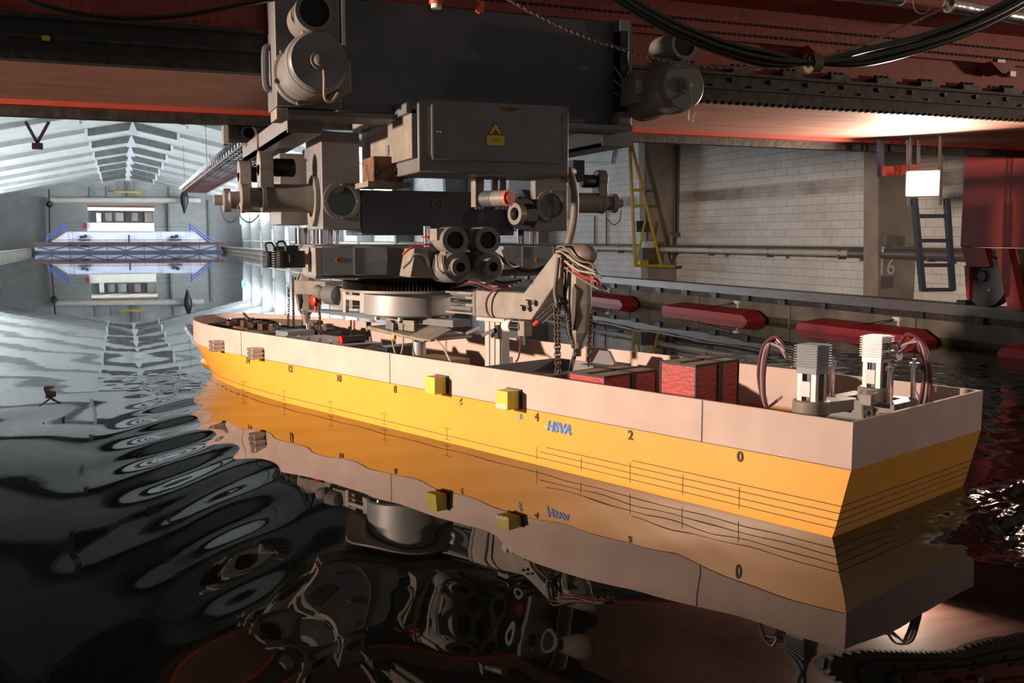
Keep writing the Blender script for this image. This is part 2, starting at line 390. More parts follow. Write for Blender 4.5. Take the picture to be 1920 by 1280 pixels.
# ---------------------------------------------------------------- water
def build_water():
    xs = np.concatenate([np.linspace(TL, -3.2, 40), np.arange(-3.15, 2.72, .04), np.arange(2.72, 4.5, .018), np.arange(4.5, 6.2, .04), np.linspace(6.25, TR, 60)])
    ys = [1.2]
    while ys[-1] < YF-2.9:
        y = ys[-1]; ys.append(y + .018 if 1.8 < y < 3.9 else y + max(.035, .0062*y if y < 14 else .02*y))
    ys = np.concatenate([np.linspace(YB, 1.1, 30), np.array(ys)])
    X, Y = np.meshgrid(xs, ys); rng = np.random.RandomState(3)
    Z = np.zeros_like(X)
    fade = np.clip((17-Y)/12, 0.015, 1)
    for i in range(14):                                  # long soft swell
        L = rng.uniform(.7, 2.4); a = rng.uniform(0, 2*np.pi); ph = rng.uniform(0, 6.28)
        Z += .00022*L*fade*np.sin(2*np.pi*(X*np.cos(a)+Y*np.sin(a))/L + ph)
    # diverging bow wave on the camera side
    t = np.clip((9.2-Y)/5.5, 0, 1.3); cx = .60 - .30*np.clip(t*2.2, 0, 1); wd = .22 + .08*t
    n = (-.80, .60); q = X*n[0] + Y*n[1]
    Wd = (X-2.75)*math.cos(PHI) + (Y-3.14)*math.sin(PHI)
    env = np.exp(-((X-cx)/wd)**2) * np.clip((-Wd-.12)/.7, .12, 1) * np.clip((9.3-Y)/1.0, 0, 1) * np.clip((Y-1.6)/2.5, .0, 1)
    Z += .0062*env*np.sin(2*np.pi*q/.40 + .8*np.sin(X*2.2))
    Z += .003*env*np.sin(2*np.pi*(X*-.55+Y*.83)/.63 + 1.0)
    # a second, weaker train further out
    env2 = np.exp(-((X-cx+1.5)/1.1)**2)*np.clip((10.5-Y)/3, 0, 1)
    Z += .0007*env2*np.sin(2*np.pi*(X*-.75+Y*.66)/.8)
    envn = np.clip((4.6-Y)/1.6, 0, 1)*np.clip((X+.6)/.6, 0, 1)*np.clip((2.4-X)/.8, 0, 1)
    Z += .0030*envn*np.sin(2*np.pi*(X*.7+Y*.7)/.75) + .0018*envn*np.sin(2*np.pi*(X*-.9+Y*.5)/.43 + 2)
    # short ripples along the hull
    S = (X-2.75)*-math.sin(PHI) + (Y-3.14)*math.cos(PHI); W = (X-2.75)*math.cos(PHI) + (Y-3.14)*math.sin(PHI)
    envh = np.exp(-((W+.35)/.5)**2)*np.clip((S+.2)/.6, 0, 1)*np.clip((7.2-S)/.6, 0, 1)
    Z += .0006*envh*np.sin(2*np.pi*(S*.9+W*.5)/.5) + .0004*envh*np.sin(2*np.pi*(S*.6-W*1.1)/.21)
    # bow foam ripples
    envb = np.exp(-(((S-6.0)/.55)**2 + ((W+.12)/.3)**2))
    for i in range(16):
        L = rng.uniform(.07, .2); a = rng.uniform(0, 6.28); Z += .0016*envb*np.sin(2*np.pi*(X*np.cos(a)+Y*np.sin(a))/L + rng.uniform(0, 6.28))
    # churned wake behind the transom
    envw = np.clip((W-.12 + .0*S)/.35, 0, 1)*np.clip((-S+.05)/.25, 0, 1)*np.clip((4.2-W)/1.5, 0, 1)
    edge = np.clip((X-2.86+.05*(3.2-Y))/.22, 0, 1); envw = envw*edge
    for i in range(42):
        L = rng.uniform(.07, .5); a = rng.normal(-.35, .6); Z += .013*L/.3*.8*envw*np.clip((X-2.6)/1.6, .25, 1.0)*np.sin(2*np.pi*(X*np.sin(a)+Y*np.cos(a))/L*1.0 + rng.uniform(0, 6.28))/1.8
    for i in range(40):
        L = rng.uniform(.045, .11); a = rng.uniform(0, 6.28); Z += .0011*envw*np.clip((X-2.7)/.8, .2, 1)*np.sin(2*np.pi*(X*np.sin(a)+Y*np.cos(a))/L + rng.uniform(0, 6.28))
    envs = np.clip((X-4.2)/.6, 0, 1)*np.clip((9-Y)/2, 0, 1)*.35
    for i in range(14):
        L = rng.uniform(.12, .5); a = rng.uniform(0, 6.28); Z += .0022*envs*np.sin(2*np.pi*(X*np.cos(a)+Y*np.sin(a))/L + rng.uniform(0, 6.28))
    ny, nx = X.shape
    me = bpy.data.meshes.new('water'); V = np.stack([X, Y, Z], -1).reshape(-1, 3)
    idx = np.arange(ny*nx).reshape(ny, nx)
    Q = np.stack([idx[:-1, :-1], idx[:-1, 1:], idx[1:, 1:], idx[1:, :-1]], -1).reshape(-1, 4)
    me.vertices.add(len(V)); me.vertices.foreach_set('co', V.astype(np.float32).ravel())
    me.loops.add(Q.size); me.loops.foreach_set('vertex_index', Q.astype(np.int32).ravel())
    me.polygons.add(len(Q)); me.polygons.foreach_set('loop_start', np.arange(0, Q.size, 4, dtype=np.int32))
    me.update(calc_edges=True); me.validate(); me.shade_smooth()
    m = bpy.data.materials.new('dark_tank_water'); m.use_nodes = True; b = m.node_tree.nodes['Principled BSDF']
    b.inputs['Base Color'].default_value = (.003, .0035, .003, 1); b.inputs['Roughness'].default_value = .015
    b.inputs['IOR'].default_value = 1.36
    nt = m.node_tree.nodes; L = m.node_tree.links
    tc = nt.new('ShaderNodeTexCoord'); mp = nt.new('ShaderNodeMapping'); mp.inputs['Scale'].default_value = (3.0, 1.4, 1)
    nz = nt.new('ShaderNodeTexNoise'); nz.inputs['Scale'].default_value = 1.3; nz.inputs['Detail'].default_value = 2
    bp = nt.new('ShaderNodeBump'); bp.inputs['Strength'].default_value = .02; bp.inputs['Distance'].default_value = .02
    L.new(tc.outputs['Object'], mp.inputs[0]); L.new(mp.outputs[0], nz.inputs['Vector']); L.new(nz.outputs['Fac'], bp.inputs['Height'])
    L.new(bp.outputs['Normal'], b.inputs['Normal'])
    me.materials.append(m); o = bpy.data.objects.new('water', me); COL.objects.link(o)
    tag(o, 'dark rippled water filling the towing tank around the yellow hull', 'water', kind='stuff')
build_water()

# ================================================================ THE SHIP MODEL (built in the ship frame: x across, y to the bow)
BW = 1.27; HB = BW/2
def lerp(a, b, t): return a + (b-a)*max(0, min(1, t))
def hull_curve(z, inset=0.0, n=26):
    t = z/.305 if z < .305 else 1.0
    s0 = lerp(4.5, 5.4, t); s1 = (6.9 + .29*t if z >= 0 else 6.9 + .5*z) - inset
    st = (0.072*(1-t) if z >= 0 else .072 - z*.5) + inset
    hb = HB - inset - (0.0 if z >= 0 else .25*z*z/.06*.5)
    near = [(HB-hb, st + (s0-st)*i/10) for i in range(11)]
    for i in range(1, n+1):
        a = PI/2*i/n; near.append((HB - hb*math.cos(a), s0 + (s1-s0)*math.sin(a)))
    far = [(BW - x, y) for x, y in reversed(near[:-1])]
    return near + far
ship = thing('ship_model', 'long yellow ship model with bare wooden bulwark floating in the tank', 'ship model', (2.75, 3.14, 0), PHI)
m = MB(); lv = [-.25, -.12, -.03, .04, .11, .18, .25, .305]
curves = [[(x, y, z) for x, y in hull_curve(z)] for z in lv]
m.rings(curves, close=True, caps=False); n = len(curves[0])
m.f.append(tuple(range(n)))
m.build('hull', 'yellow_hull', ship, SHIP, smooth=.5)
m = MB(); m.rings([[(x, y, z) for x, y in hull_curve(.305, i)] for i, z in ((0, .303), (0, .502), (.016, .502), (.016, .27))], caps=False)
bw = m.build('bulwark', 'bulwark', ship, SHIP, smooth=.5)
m = MB(); c = hull_curve(.135, .012); m.add([(x, y, .135) for x, y in c], [tuple(range(len(c)))])
m.build('deck', 'deck', ship, SHIP)
m = MB()
for s in (.755, 3.27, 5.36): m.box(-.0015, .0, s-.003, s+.003, .306, .5)
m.box(-.0015, 0, .006, 5.4, .3025, .3055)
m.build('plank_joint', 'line', ship, SHIP)
m = MB()                                                 # bulb at the forefoot
m.lathe((HB, 6.2, -.03), (HB, 7.6, .0), [(0, .10), (.7, .10), (1.0, .09), (1.16, .07), (1.24, .045), (1.27, .015)])
m.build('bulbous_bow', 'yellow_hull', ship, SHIP)
# draught lines
m = MB()
def side_line(z, s0, s1, th=.0035):
    c = [p for p in hull_curve(z)[:38]]; pts = []
    for (x0, y0), (x1, y1) in zip(c[:-1], c[1:]):
        k = 6
        for j in range(k):
            y = y0 + (y1-y0)*j/k
            if s0 <= y <= s1: pts.append((x0 + (x1-x0)*j/k, y))
    if not pts: return
    pts = [(pts[0][0], max(s0, .072*(1-z/.305)))] + pts
    rs = [[(x-.0015, y, z-th/2), (x-.0015, y, z+th/2), (x+.002, y, z+th/2), (x+.002, y, z-th/2)] for x, y in pts]
    m.rings(rs)
side_line(.045, .0, 7.0); side_line(.078, .0, 1.87); side_line(.111, .0, 1.87); side_line(.143, .0, 1.19)
for z in (.045, .078, .111, .143):
    ds = .072*(1-z/.305); m.box(.0, BW, ds-.0015, ds+.003, z-.002, z+.002)
m.build('draught_line', 'line', ship, SHIP)
for s in (5.35, 4.68, 4.01, 3.34, 2.67):
    m = MB()
    for z in (.09, .02): m.box(-.0018, .001, s-.035, s+.035, z-.0012, z+.0012)
    m.box(-.0018, .001, s-.0006, s+.0006, .02, .09); m.build('station_tick', 'line', ship, SHIP)
for s in (1.87, 1.53, 1.19, .86, .54): MB().box(-.0016, .001, s-.0012, s+.0012, .03, .13 if s < 1.3 else .1).build('station_tick', 'line', ship, SHIP)
U = (0, -1, 0); V = (0, 0, 1)
for ch, s in (('14', 5.25), ('12', 4.57), ('10', 3.89), ('8', 3.21), ('6', 2.53), ('4', 1.87), ('2', 1.19), ('0', .54)):
    text_mb(ch, .066 if s < 4 else .07, (-.002, s, .268), U, V, bold=.0015).build('station_number', 'line', ship, SHIP)
text_mb('HSVA', .075, (-.002, 1.70, .232), U, V, shear=.25, bold=.003).build('blue_lettering', 'blue_sticker', ship, SHIP)
m = MB(); m.box(-.0015, .001, 1.795, 1.80, .20, .268)
m2 = MB()
for k in range(5): m2.box(-.0026, -.001, 1.60+.045*k, 1.63+.045*k, .224+.006*(k % 2), .228+.006*(k % 2))
m2.build('sticker_stripe', 'white_sticker', ship, SHIP)
m = MB()
for k in range(3): m.beam(Vector((-.002, 2.0, .255)) + Vector((0, math.cos(k*PI/3), math.sin(k*PI/3)))*.02, Vector((-.002, 2.0, .255)) - Vector((0, math.cos(k*PI/3), math.sin(k*PI/3)))*.02, .004, .002, (1, 0, 0))
m.build('star_mark', 'blue_sticker', ship, SHIP)
# clamps on the side
for px, py, yl in ((406, 648, 0), (481, 662, 0)):
    p = atW(px, py, -.04)
    m = MB(); s, z = p.y, p.z
    xo = 0.0 if s < 5.4 else HB*(1-math.cos(math.asin(min(1, (s-5.4)/1.79))))
    for dz in (-.045, -.012, .022): m.box(xo-.10, xo+.01, s-.045, s+.045, z+dz, z+dz+.024)
    m.box(xo-.095, xo+.01, s-.035, s+.035, z-.04, z+.04)
    b = m.build('profile_block', 'alu', ship, SHIP, bevel=.003); b['label'] = 'grooved aluminium block clamped to the bulwark'
for px, py, k in ((818, 721, 0), (953, 748, 1)):
    p = atW(px, py, -.05); s, z = p.y, p.z
    m = MB().box(-.10, -.012, s-.05, s+.05, z-.052, z+.052)
    b = m.build('target_cube', 'yellow_block', ship, SHIP, bevel=.003); b['label'] = 'yellow-green cube on the hull side'
    MB().box(-.012, .002, s-.06, s+.06, z-.056, z+.056).build('back_plate', 'blue_steel', b, SHIP)
    m = MB()
    if k:
        for i in range(3): m.box(-.102, -.10, s+.045-.03*i-.02, s+.045-.03*i, z-.05, z-.03)
        m.box(-.102, -.1, s-.05, s+.05, z-.032, z-.026)
        m.build('checker_label', 'white_sticker', b, SHIP)
    else:
        m.box(-.08, -.03, s-.03, s+.03, z+.052, z+.054); m.build('red_patch', 'red', b, SHIP)

def ship_box(name, x0, x1, y0, y1, z0, z1, mt, label, cat, group=None, bevel=.004):
    r = thing(name, label, cat, shipw((x0+x1)/2, (y0+y1)/2, z0), PHI, group)
    MB().box(x0, x1, y0, y1, z0, z1).build('box_body', mt, r, SHIP, bevel=bevel); return r
for (x0, x1, y0, y1, z1, lab) in ((.35, .72, 1.06, 1.29, .60, 'tall scuffed red ballast box, the one nearer the stern of the yellow ship'),
                             (.35, .80, 1.69, 1.97, .475, 'low scuffed red ballast box beside the hanging chains in the yellow ship')):
    r = ship_box('ballast_box', x0, x1, y0, y1, .13, z1, 'red_box', lab, 'ballast box', 'strapped red ballast boxes in the hull')
    MB().box(x0-.003, x1+.003, y0-.003, y1+.003, z1-.004, z1+.006).build('lid', 'cardboard', r, SHIP)
    xm = (x0+x1)/2+.02; ym = (y0+y1)/2
    m = MB()
    for a, b, c2, d in ((xm-.022, xm+.022, y0-.006, y1+.006),): m.box(a, b, c2, d, z1+.005, z1+.010); m.box(a, b, c2, c2+.004, .13, z1+.008); m.box(a, b, d-.004, d, .13, z1+.008)
    m.box(x0-.006, x1+.006, ym-.018, ym+.018, z1+.005, z1+.010)
    m.build('strap', 'strap', r, SHIP)
    m = MB()
    for (a, b) in ((x0, y0), (x1, y0), (x0, y1)): m.box(a-.004, a+.004, b-.004, b+.004, .13, z1+.002)
    for b in (y0, y1): m.box(x0-.004, x1+.004, b-.004, b+.004, z1-.006, z1+.007)
    for a in (x0, x1): m.box(a-.004, a+.004, y0, y1, z1-.006, z1+.007)
    m.build('edge_trim', 'strap', r, SHIP)

# two thruster drives at the stern
def thruster(x, s, label, dark, side):
    r = thing('thruster_drive', label, 'thruster', shipw(x, s, .13), PHI, 'upright thruster drives at the stern')
    MB().lathe((x, s, .13), (x, s, .5), [(0, .10), (.02, .10), (.02, .06), (.30, .06)]).build('base_tube', 'chrome', r, SHIP)
    m = MB().lathe((x, s, .41), (x, s, .9), [(0, .066), (.03, .066)]); m.build('rubber_ring', 'black', r, SHIP)
    m = MB().lathe((x, s, .445), (x, s, .9), [(0, .078), (.005, .085), (.06, .085), (.066, .078)])
    m.prism([(x, s-.06, .447), (x+side*.22, s-.045-.05, .447), (x+side*.22, s+.02-.05, .447), (x, s+.07, .447)], (0, 0, .055))
    m.build('collar', 'tan', r, SHIP, bevel=.004)
    m = MB()
    for dx, dy in ((-.035, -.035), (.035, -.035), (.035, .035), (-.035, .035)): m.box(x+dx-.012, x+dx+.012, s+dy-.012, s+dy+.012, .5, .66)
    m.build('neck_strut', 'alu', r, SHIP); MB().cyl((x, s, .5), (x, s, .66), .03).build('shaft', 'steel_dark', r, SHIP)
    MB().box(x-.05, x-.044, s-.02, s+.03, .53, .60).build('paper_label', 'white_sticker', r, SHIP)
    m = MB().box(x-.052, x+.052, s-.052, s+.052, .635, .77)
    for k in range(9): m.box(x-.062, x+.062, s-.062, s+.062, .665+.0118*k, .671+.0118*k)
    m.build('finned_motor', 'steel_blue' if dark else 'alu', r, SHIP, bevel=.002)
    m = MB()
    sd = 1 if dark else -1
    for dz in (.67, .72): m.lathe((x-.0, s+sd*.05, dz), (x-.02, s+sd*.13, dz+.01), [(0, .016), (.05, .018), (.05, .024), (.08, .024)], 12)
    m.build('plug', 'chrome', r, SHIP)
    for k, (mt, off) in enumerate((('violet_hose', .0), ('violet_hose', .03), ('pale_hose', .015))):
        pts = smooth_path([(x-.02, s+sd*.12, .72-.03*(k % 2)), (x-.03+off, s+sd*(.17+off), .79-.02*k), (x-.02, s+sd*(.25-off), .74), (x-.01, s+sd*(.28-off), .6),
                           (x+.02-off, s+sd*(.26-off), .45), (x+.05, s+sd*(.2-off), .36 if k < 2 else .5)], 6)
        MB().tube(pts, .009 if k < 2 else .007, 8).build('hose', mt, r, SHIP)
    return r
thruster(.335, .39, 'upright thruster drive with dark blue finned motor near the port side', True, 1)
thruster(.935, .39, 'upright thruster drive with pale silver finned motor near the far side', False, -1)
r = thing('bearing_housing', 'grey steel bearing housing around the pale thruster at the stern', 'bearing housing', shipw(.935, .39, .13), PHI)
m = MB().box(.80, .86, .22, .58, .30, .455); m.box(1.01, 1.07, .22, .58, .30, .455); m.box(.86, 1.01, .22, .29, .30, .455); m.box(.86, 1.01, .5, .58, .30, .455)
m.build('housing_frame', 'steel_grey', r, SHIP, bevel=.004)
for dx, dy in ((.81, .56), (1.05, .25), (.81, .25)):
    MB().lathe((dx, dy, .455), (dx, dy, .7), [(0, .02), (.01, .02), (.01, .014), (.16, .014), (.16, .024), (.18, .024), (.18, .01), (.2, .01)], 16).build('guide_rod', 'chrome', r, SHIP)
for dy in (.28, .36, .46): MB().cyl((.80, dy, .40), (.785, dy, .40), .012, seg=12).build('bolt', 'chrome', r, SHIP)
r = thing('deck_plate', 'brown timber mounting board under the two thrusters', 'mounting board', shipw(.6, .5, .25), PHI)
MB().box(.10, 1.17, .10, .90, .25, .28).build('board', 'wood', r, SHIP)
for x in (.14, 1.08): MB().box(x, x+.05, .12, .9, .137, .25).build('batten', 'wood', r, SHIP)
r = thing('disc_cap', 'small round silver cap lying by the dark thruster', 'cap', shipw(.5, .2, .28), PHI)
MB().lathe((.52, .16, .28), (.52, .16, .4), [(0, .05), (.012, .05), (.018, .044)]).build('cap_disc', 'alu', r, SHIP)

# clutter amidships and forward
def tray(x0, x1, y0, y1, z0, z1, mt, label, name='instrument_tray', cat='tray', t=.008):
    r = thing(name, label, cat, shipw((x0+x1)/2, (y0+y1)/2, z0), PHI)
    m = MB().box(x0, x1, y0, y1, z0, z0+t); m.box(x0, x0+t, y0, y1, z0, z1); m.box(x1-t, x1, y0, y1, z0, z1); m.box(x0, x1, y0, y0+t, z0, z1); m.box(x0, x1, y1-t, y1, z0, z1)
    m.build('tray_body', mt, r, SHIP); return r
tray(.25, 1.0, 2.12, 2.72, .36, .44, 'steel_grey', 'open grey metal tray under the right hanging strut')
m = thing('tray_trestle', 'dark wooden trestle carrying the open grey tray', 'trestle', shipw(.6, 2.4, .13), PHI)
for x in (.27, .93):
    for y in (2.14, 2.66): MB().box(x, x+.04, y, y+.04, .137, .36).build('trestle_leg', 'wood', m, SHIP)
r = thing('lifting_eye_plate', 'dark steel eye plate where the right chains end', 'eye plate', shipw(.9, 2.2, .44), PHI)
m = MB().box(.78, 1.05, 2.1, 2.3, .44, .455); m.prism([(.9, 2.1, .455), (.9, 2.3, .455), (.9, 2.24, .54), (.9, 2.16, .54)], (.02, 0, 0)); m.build('plate', 'steel_dark', r, SHIP)
r = thing('switch_box', 'small white plastic junction box by the pale upright column', 'junction box', shipw(.6, 2.66, .36), PHI)
MB().box(.55, .65, 2.78, 2.92, .42, .47).build('box_body', 'plaster', r, SHIP, bevel=.004)
ship_box('equipment_rack', .10, .55, 4.15, 5.0, .13, .465, 'tray_grey', 'long white equipment tray with fittings forward of the turntable', 'equipment tray')
r = ship_box('steel_block', .25, .5, 5.05, 5.25, .13, .50, 'steel_blue', 'grey steel block at the foot of the left strut', 'steel block')
rr = thing('tray_fitting', 'row of chrome fittings on the long white tray', 'fittings', shipw(.3, 4.6, .43), PHI)
for k in range(9): MB().cyl((.16+.05*(k % 2), 4.25+.08*k, .465), (.16+.05*(k % 2), 4.25+.08*k, .49), .012, seg=10).build('fitting', 'chrome', rr, SHIP)
rr = thing('pump_unit', 'small dark pump with red cap on the white tray', 'pump', shipw(.35, 4.3, .43), PHI)
MB().cyl((.30, 4.3, .49), (.48, 4.3, .49), .03).build('pump_body', 'steel_dark', rr, SHIP); MB().cyl((.27, 4.3, .49), (.30, 4.3, .49), .032).build('pump_cap', 'red', rr, SHIP)
ship_box('timber_crate', .3, .75, 3.35, 3.75, .13, .40, 'wood', 'low brown timber crate beside the central grey column', 'crate')
ship_box('battery_case', .45, .8, 3.95, 4.1, .13, .45, 'black', 'black case with sloping end between tray and column', 'case')
for i, (x0, x1, y0, y1, z1, mt, lab) in enumerate((
    (.22, .60, 5.45, 5.75, .47, 'steel_dark', 'dark winch casing in the bow, beside the left chains'),
    (.30, .62, 5.85, 6.12, .475, 'rust', 'rusty brown machinery block in the bow, second from the chains'),
    (.36, .80, 6.35, 6.75, .455, 'black', 'black machinery block in the very bow'),
    (.75, .98, 5.4, 6.0, .45, 'black', 'long black case along the far side of the bow'))):
    r = ship_box('bow_machinery', x0, x1, y0, y1, .137, z1, mt, lab, 'machinery', 'machinery crowded in the bow', .01)
    rr_ = random.Random(i)
    for k in range(7):
        cx, cy = rr_.uniform(x0+.05, x1-.05), rr_.uniform(y0+.05, y1-.05); h = rr_.uniform(.02, .06); d_ = rr_.uniform(.02, .05)
        if k % 2: MB().box(cx-d_, cx+d_, cy-d_, cy+d_, z1, z1+h).build('fitting', ('rack', 'steel_dark', 'rust')[k % 3], r, SHIP, bevel=.004)
        else: MB().cyl((cx-d_, cy-d_*2, z1+.02), (cx+d_, cy+d_*2, z1+.02), .022, seg=14).build('roller', ('chrome', 'rack', 'rust')[k % 3], r, SHIP)
r = thing('tilted_lever', 'dark lever sticking up from the bow machinery', 'lever', shipw(.4, 5.9, .44), PHI)
MB().beam((.42, 5.95, .475), (.40, 6.1, .585), .025, .012).build('lever_bar', 'steel_dark', r, SHIP)
r = thing('bow_bracket', 'triangular dark plywood bracket inside the bow bulwark', 'bracket', shipw(.9, 6.3, .3), PHI)
MB().prism([(1.17, 6.1, .48), (1.17, 6.1, .2), (.80, 6.95, .47)], (-.03, -.02, 0)).build('bracket_plate', 'deck', r, SHIP)

# ================================================================ THE TOWING CARRIAGE: red bridge across the tank
YN, YFAR, ZS = 5.95, 7.66, 2.205
br = thing('carriage_bridge', 'long red box girder bridge of the towing carriage spanning the tank overhead', 'bridge', (0, YN, ZS))
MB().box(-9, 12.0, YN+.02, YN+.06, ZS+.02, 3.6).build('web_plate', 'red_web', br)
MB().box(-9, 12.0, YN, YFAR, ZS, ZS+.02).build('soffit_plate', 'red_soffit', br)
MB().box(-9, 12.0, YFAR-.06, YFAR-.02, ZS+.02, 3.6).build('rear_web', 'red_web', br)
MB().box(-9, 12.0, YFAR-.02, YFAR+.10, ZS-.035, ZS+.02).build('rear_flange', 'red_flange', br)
MB().box(-9, 12.0, YFAR+.10, YFAR+.20, ZS-.10, ZS+.06).build('rear_angle', 'rack', br)
m = MB().box(-9, .8, YN-.07, YN+.02, ZS-.01, ZS+.21); m.box(-9, .8, YN-.12, YN-.02, ZS+.205, ZS+.225); m.box(-9, .8, YN-.10, YN, ZS+.10, ZS+.115); m.box(-9, .8, YN-.09, YN, ZS-.012, ZS+.03)
m.build('rack_rail', 'rack', br)
m = MB().box(2.9, 12, YN-.07, YN+.02, ZS-.01, ZS+.17); m.box(2.9, 12, YN-.11, YN-.02, ZS+.165, ZS+.185); m.box(2.9, 12, YN-.10, YN, ZS+.07, ZS+.085)
for k in range(150): x = 2.9+.06*k; m.box(x, x+.025, YN-.085, YN-.03, ZS-.025, ZS-.005)
m.build('rack_rail', 'rack_rust', br)
for k in range(12):
    x = 3.55 + .42*k
    m = MB().box(x, x+.16, YN-.10, YN+.02, ZS+.18, ZS+.225)
    for d in (.03, .08, .13): m.cyl((x+d, YN-.05, ZS+.22), (x+d, YN-.05, ZS+.25), .017, seg=8)
    m.build('rail_clamp', 'rack', br)
for k in range(26):
    x = 3.5 + .16*k; MB().cyl((x, YN-.07, ZS+.09 + .05*(k % 2)), (x, YN-.095, ZS+.09+.05*(k % 2)), .016, seg=8).build('rack_bolt', 'rack', br)
for k, px in enumerate((48, 150, 487, 587, 908, 1002, 1316, 1410, 1620)):
    x = atY(px/3.556, 60, YN).x; m = MB().cyl((x, YN-.03, ZS+.22), (x, YN-.03, ZS+.27), .008, seg=8); m.lathe((x, YN-.03, ZS+.265), (x, YN-.03, ZS+.4), [(0, .014), (.012, .014), (.025, .004)], 8)
    m.build('stud', 'red_flange', br)
MB().box(-9, 12, YN-.03, YN+.02, 2.62, 2.78).build('riveted_strip', 'red_web', br)
m = MB()
for row in range(2):
    for k in range(150):
        x = 1.9 + .044*k; m.box(x, x+.026, YN-.036, YN-.028, 2.655+.075*row, 2.672+.075*row)
o = m.build('rivet_slot', 'hole', br); o['kind'] = 'stuff'
m = MB().box(-9, 12, YN-.4, YN+.02, 2.86, 2.90); m.build('upper_flange', 'red_web', br)
for px in (1515, 1850):
    x = atY(px, 80, YN).x
    MB().prism([(x-.14, YN-.02, 2.60), (x+.14, YN-.02, 2.60), (x+.02, YN-.02, 2.52), (x-.02, YN-.02, 2.52)], (0, -.16, .0)).build('gusset', 'red_web', br)
m = MB()
p = atY(1868, 120, YN); m.box(p.x-.05, p.x+.03, YN-.06, YN+.02, p.z-.02, p.z+.025); p = atY(1890, 140, YN); m.box(p.x-.03, p.x+.03, YN-.05, YN+.02, p.z-.02, p.z+.02)
m.build('junction_box', 'alu', br)
p = atY(86, 71, YN-.13); MB().box(p.x-.02, p.x+.02, YN-.13, YN-.12, p.z-.012, p.z+.012).build('yellow_tag', 'sign_yellow', br)
# leg with wheel
lg = thing('end_truck', 'red box-section end truck of the bridge standing on the right rail', 'end truck', (TR+.12, 7.5, .48))
XT = 9.0
def qx(px, py, X=XT): return atX(px, py, X)
yb_ = qx(1803, 400).y; zt = qx(1803, 300).z; zb = qx(1803, 463).z
MB().box(XT, XT+.5, 5.4, yb_, zb, ZS+.02).build('truck_box', 'red_leg', lg, bevel=.01)
for poly in (((1803, 463), (1846, 465), (1856, 500), (1812, 500)), ((1866, 465), (1890, 466), (1916, 582), (1890, 582)), ((1808, 498), (1818, 498), (1817, 562), (1812, 560))):
    MB().prism([qx(*p) for p in poly], (.10, 0, 0)).build('wheel_bracket', 'red_leg', lg)
MB().prism([qx(1900, 466, XT+.4), qx(1990, 470, XT+.4), qx(1990, 580, XT+.4), qx(1925, 580, XT+.4)], (.10, 0, 0)).build('wheel_bracket', 'red_leg', lg)
c = qx(1846, 528, XT+.06); R_ = (c.z-.478)
m = MB().lathe(c, c+Vector((1, 0, 0)), [(0, R_*.9), (.012, R_), (.14, R_), (.145, R_*1.0)], 44); wh = m.build('wheel', 'steel_navy', lg)
c2 = c + Vector((-.03, .02, .06)); MB().lathe(c2, c2+Vector((1, 0, 0)), [(0, .055), (.04, .075)], 24).build('hub', 'blue_steel', wh)
MB().cyl(c+Vector((-.008, -.07, -.09)), c+Vector((.002, -.07, -.09)), .018).build('grease_nipple', 'alu', wh)
MB().box(TR+.02, TR+.2, c.y+R_+.03, c.y+R_+.16, .482, .53).build('rail_sweep', 'rack', lg)
# ladder, lamp bracket
ld = thing('hanging_ladder', 'dark blue steel ladder hanging from the bridge beside the floodlight', 'ladder', (7.7, 7.8, .6))
def q9(px, py, Y=7.81): v = atY(px, py, Y); return (v.x, Y, v.z)
for t, b in (((1714, 372), (1730, 545)), ((1775, 372), (1786, 545))):
    MB().beam(q9(*t), q9(*b), .06, .045, (0, 1, 0)).build('stile', 'blue_steel', ld, bevel=.003)
for yl in (405, 451, 497, 543):
    t = (yl-372)/173; MB().beam(q9(1714+16*t, yl), q9(1775+11*t, yl), .028, .04).build('rung', 'blue_steel', ld)
for px in (1706, 1765): MB().beam((q9(px, 285)[0], 7.81, ZS-.04), q9(px-2, 385), .03, .02, (0, 1, 0)).build('hanger', 'steel_grey', ld)
lb = thing('lamp_bracket', 'red horizontal steel bar with dark upright carrying the floodlight', 'bracket', (6.9, 7.5, 1.95))
m = MB().beam(q9(1650, 322, 7.5), q9(1722, 316, 7.5), .06, .09); m.build('bar', 'red_flange', lb)
MB().beam(q9(1650, 262, 7.5), q9(1652, 330, 7.5), .045, .05, (0, 1, 0)).build('upright', 'blue_steel', lb)
for px in (1703, 1722): MB().beam(q9(px, 262, 7.5), q9(px, 318, 7.5), .03, .02, (0, 1, 0)).build('hanger', 'steel_grey', lb)
fl_dir = {}
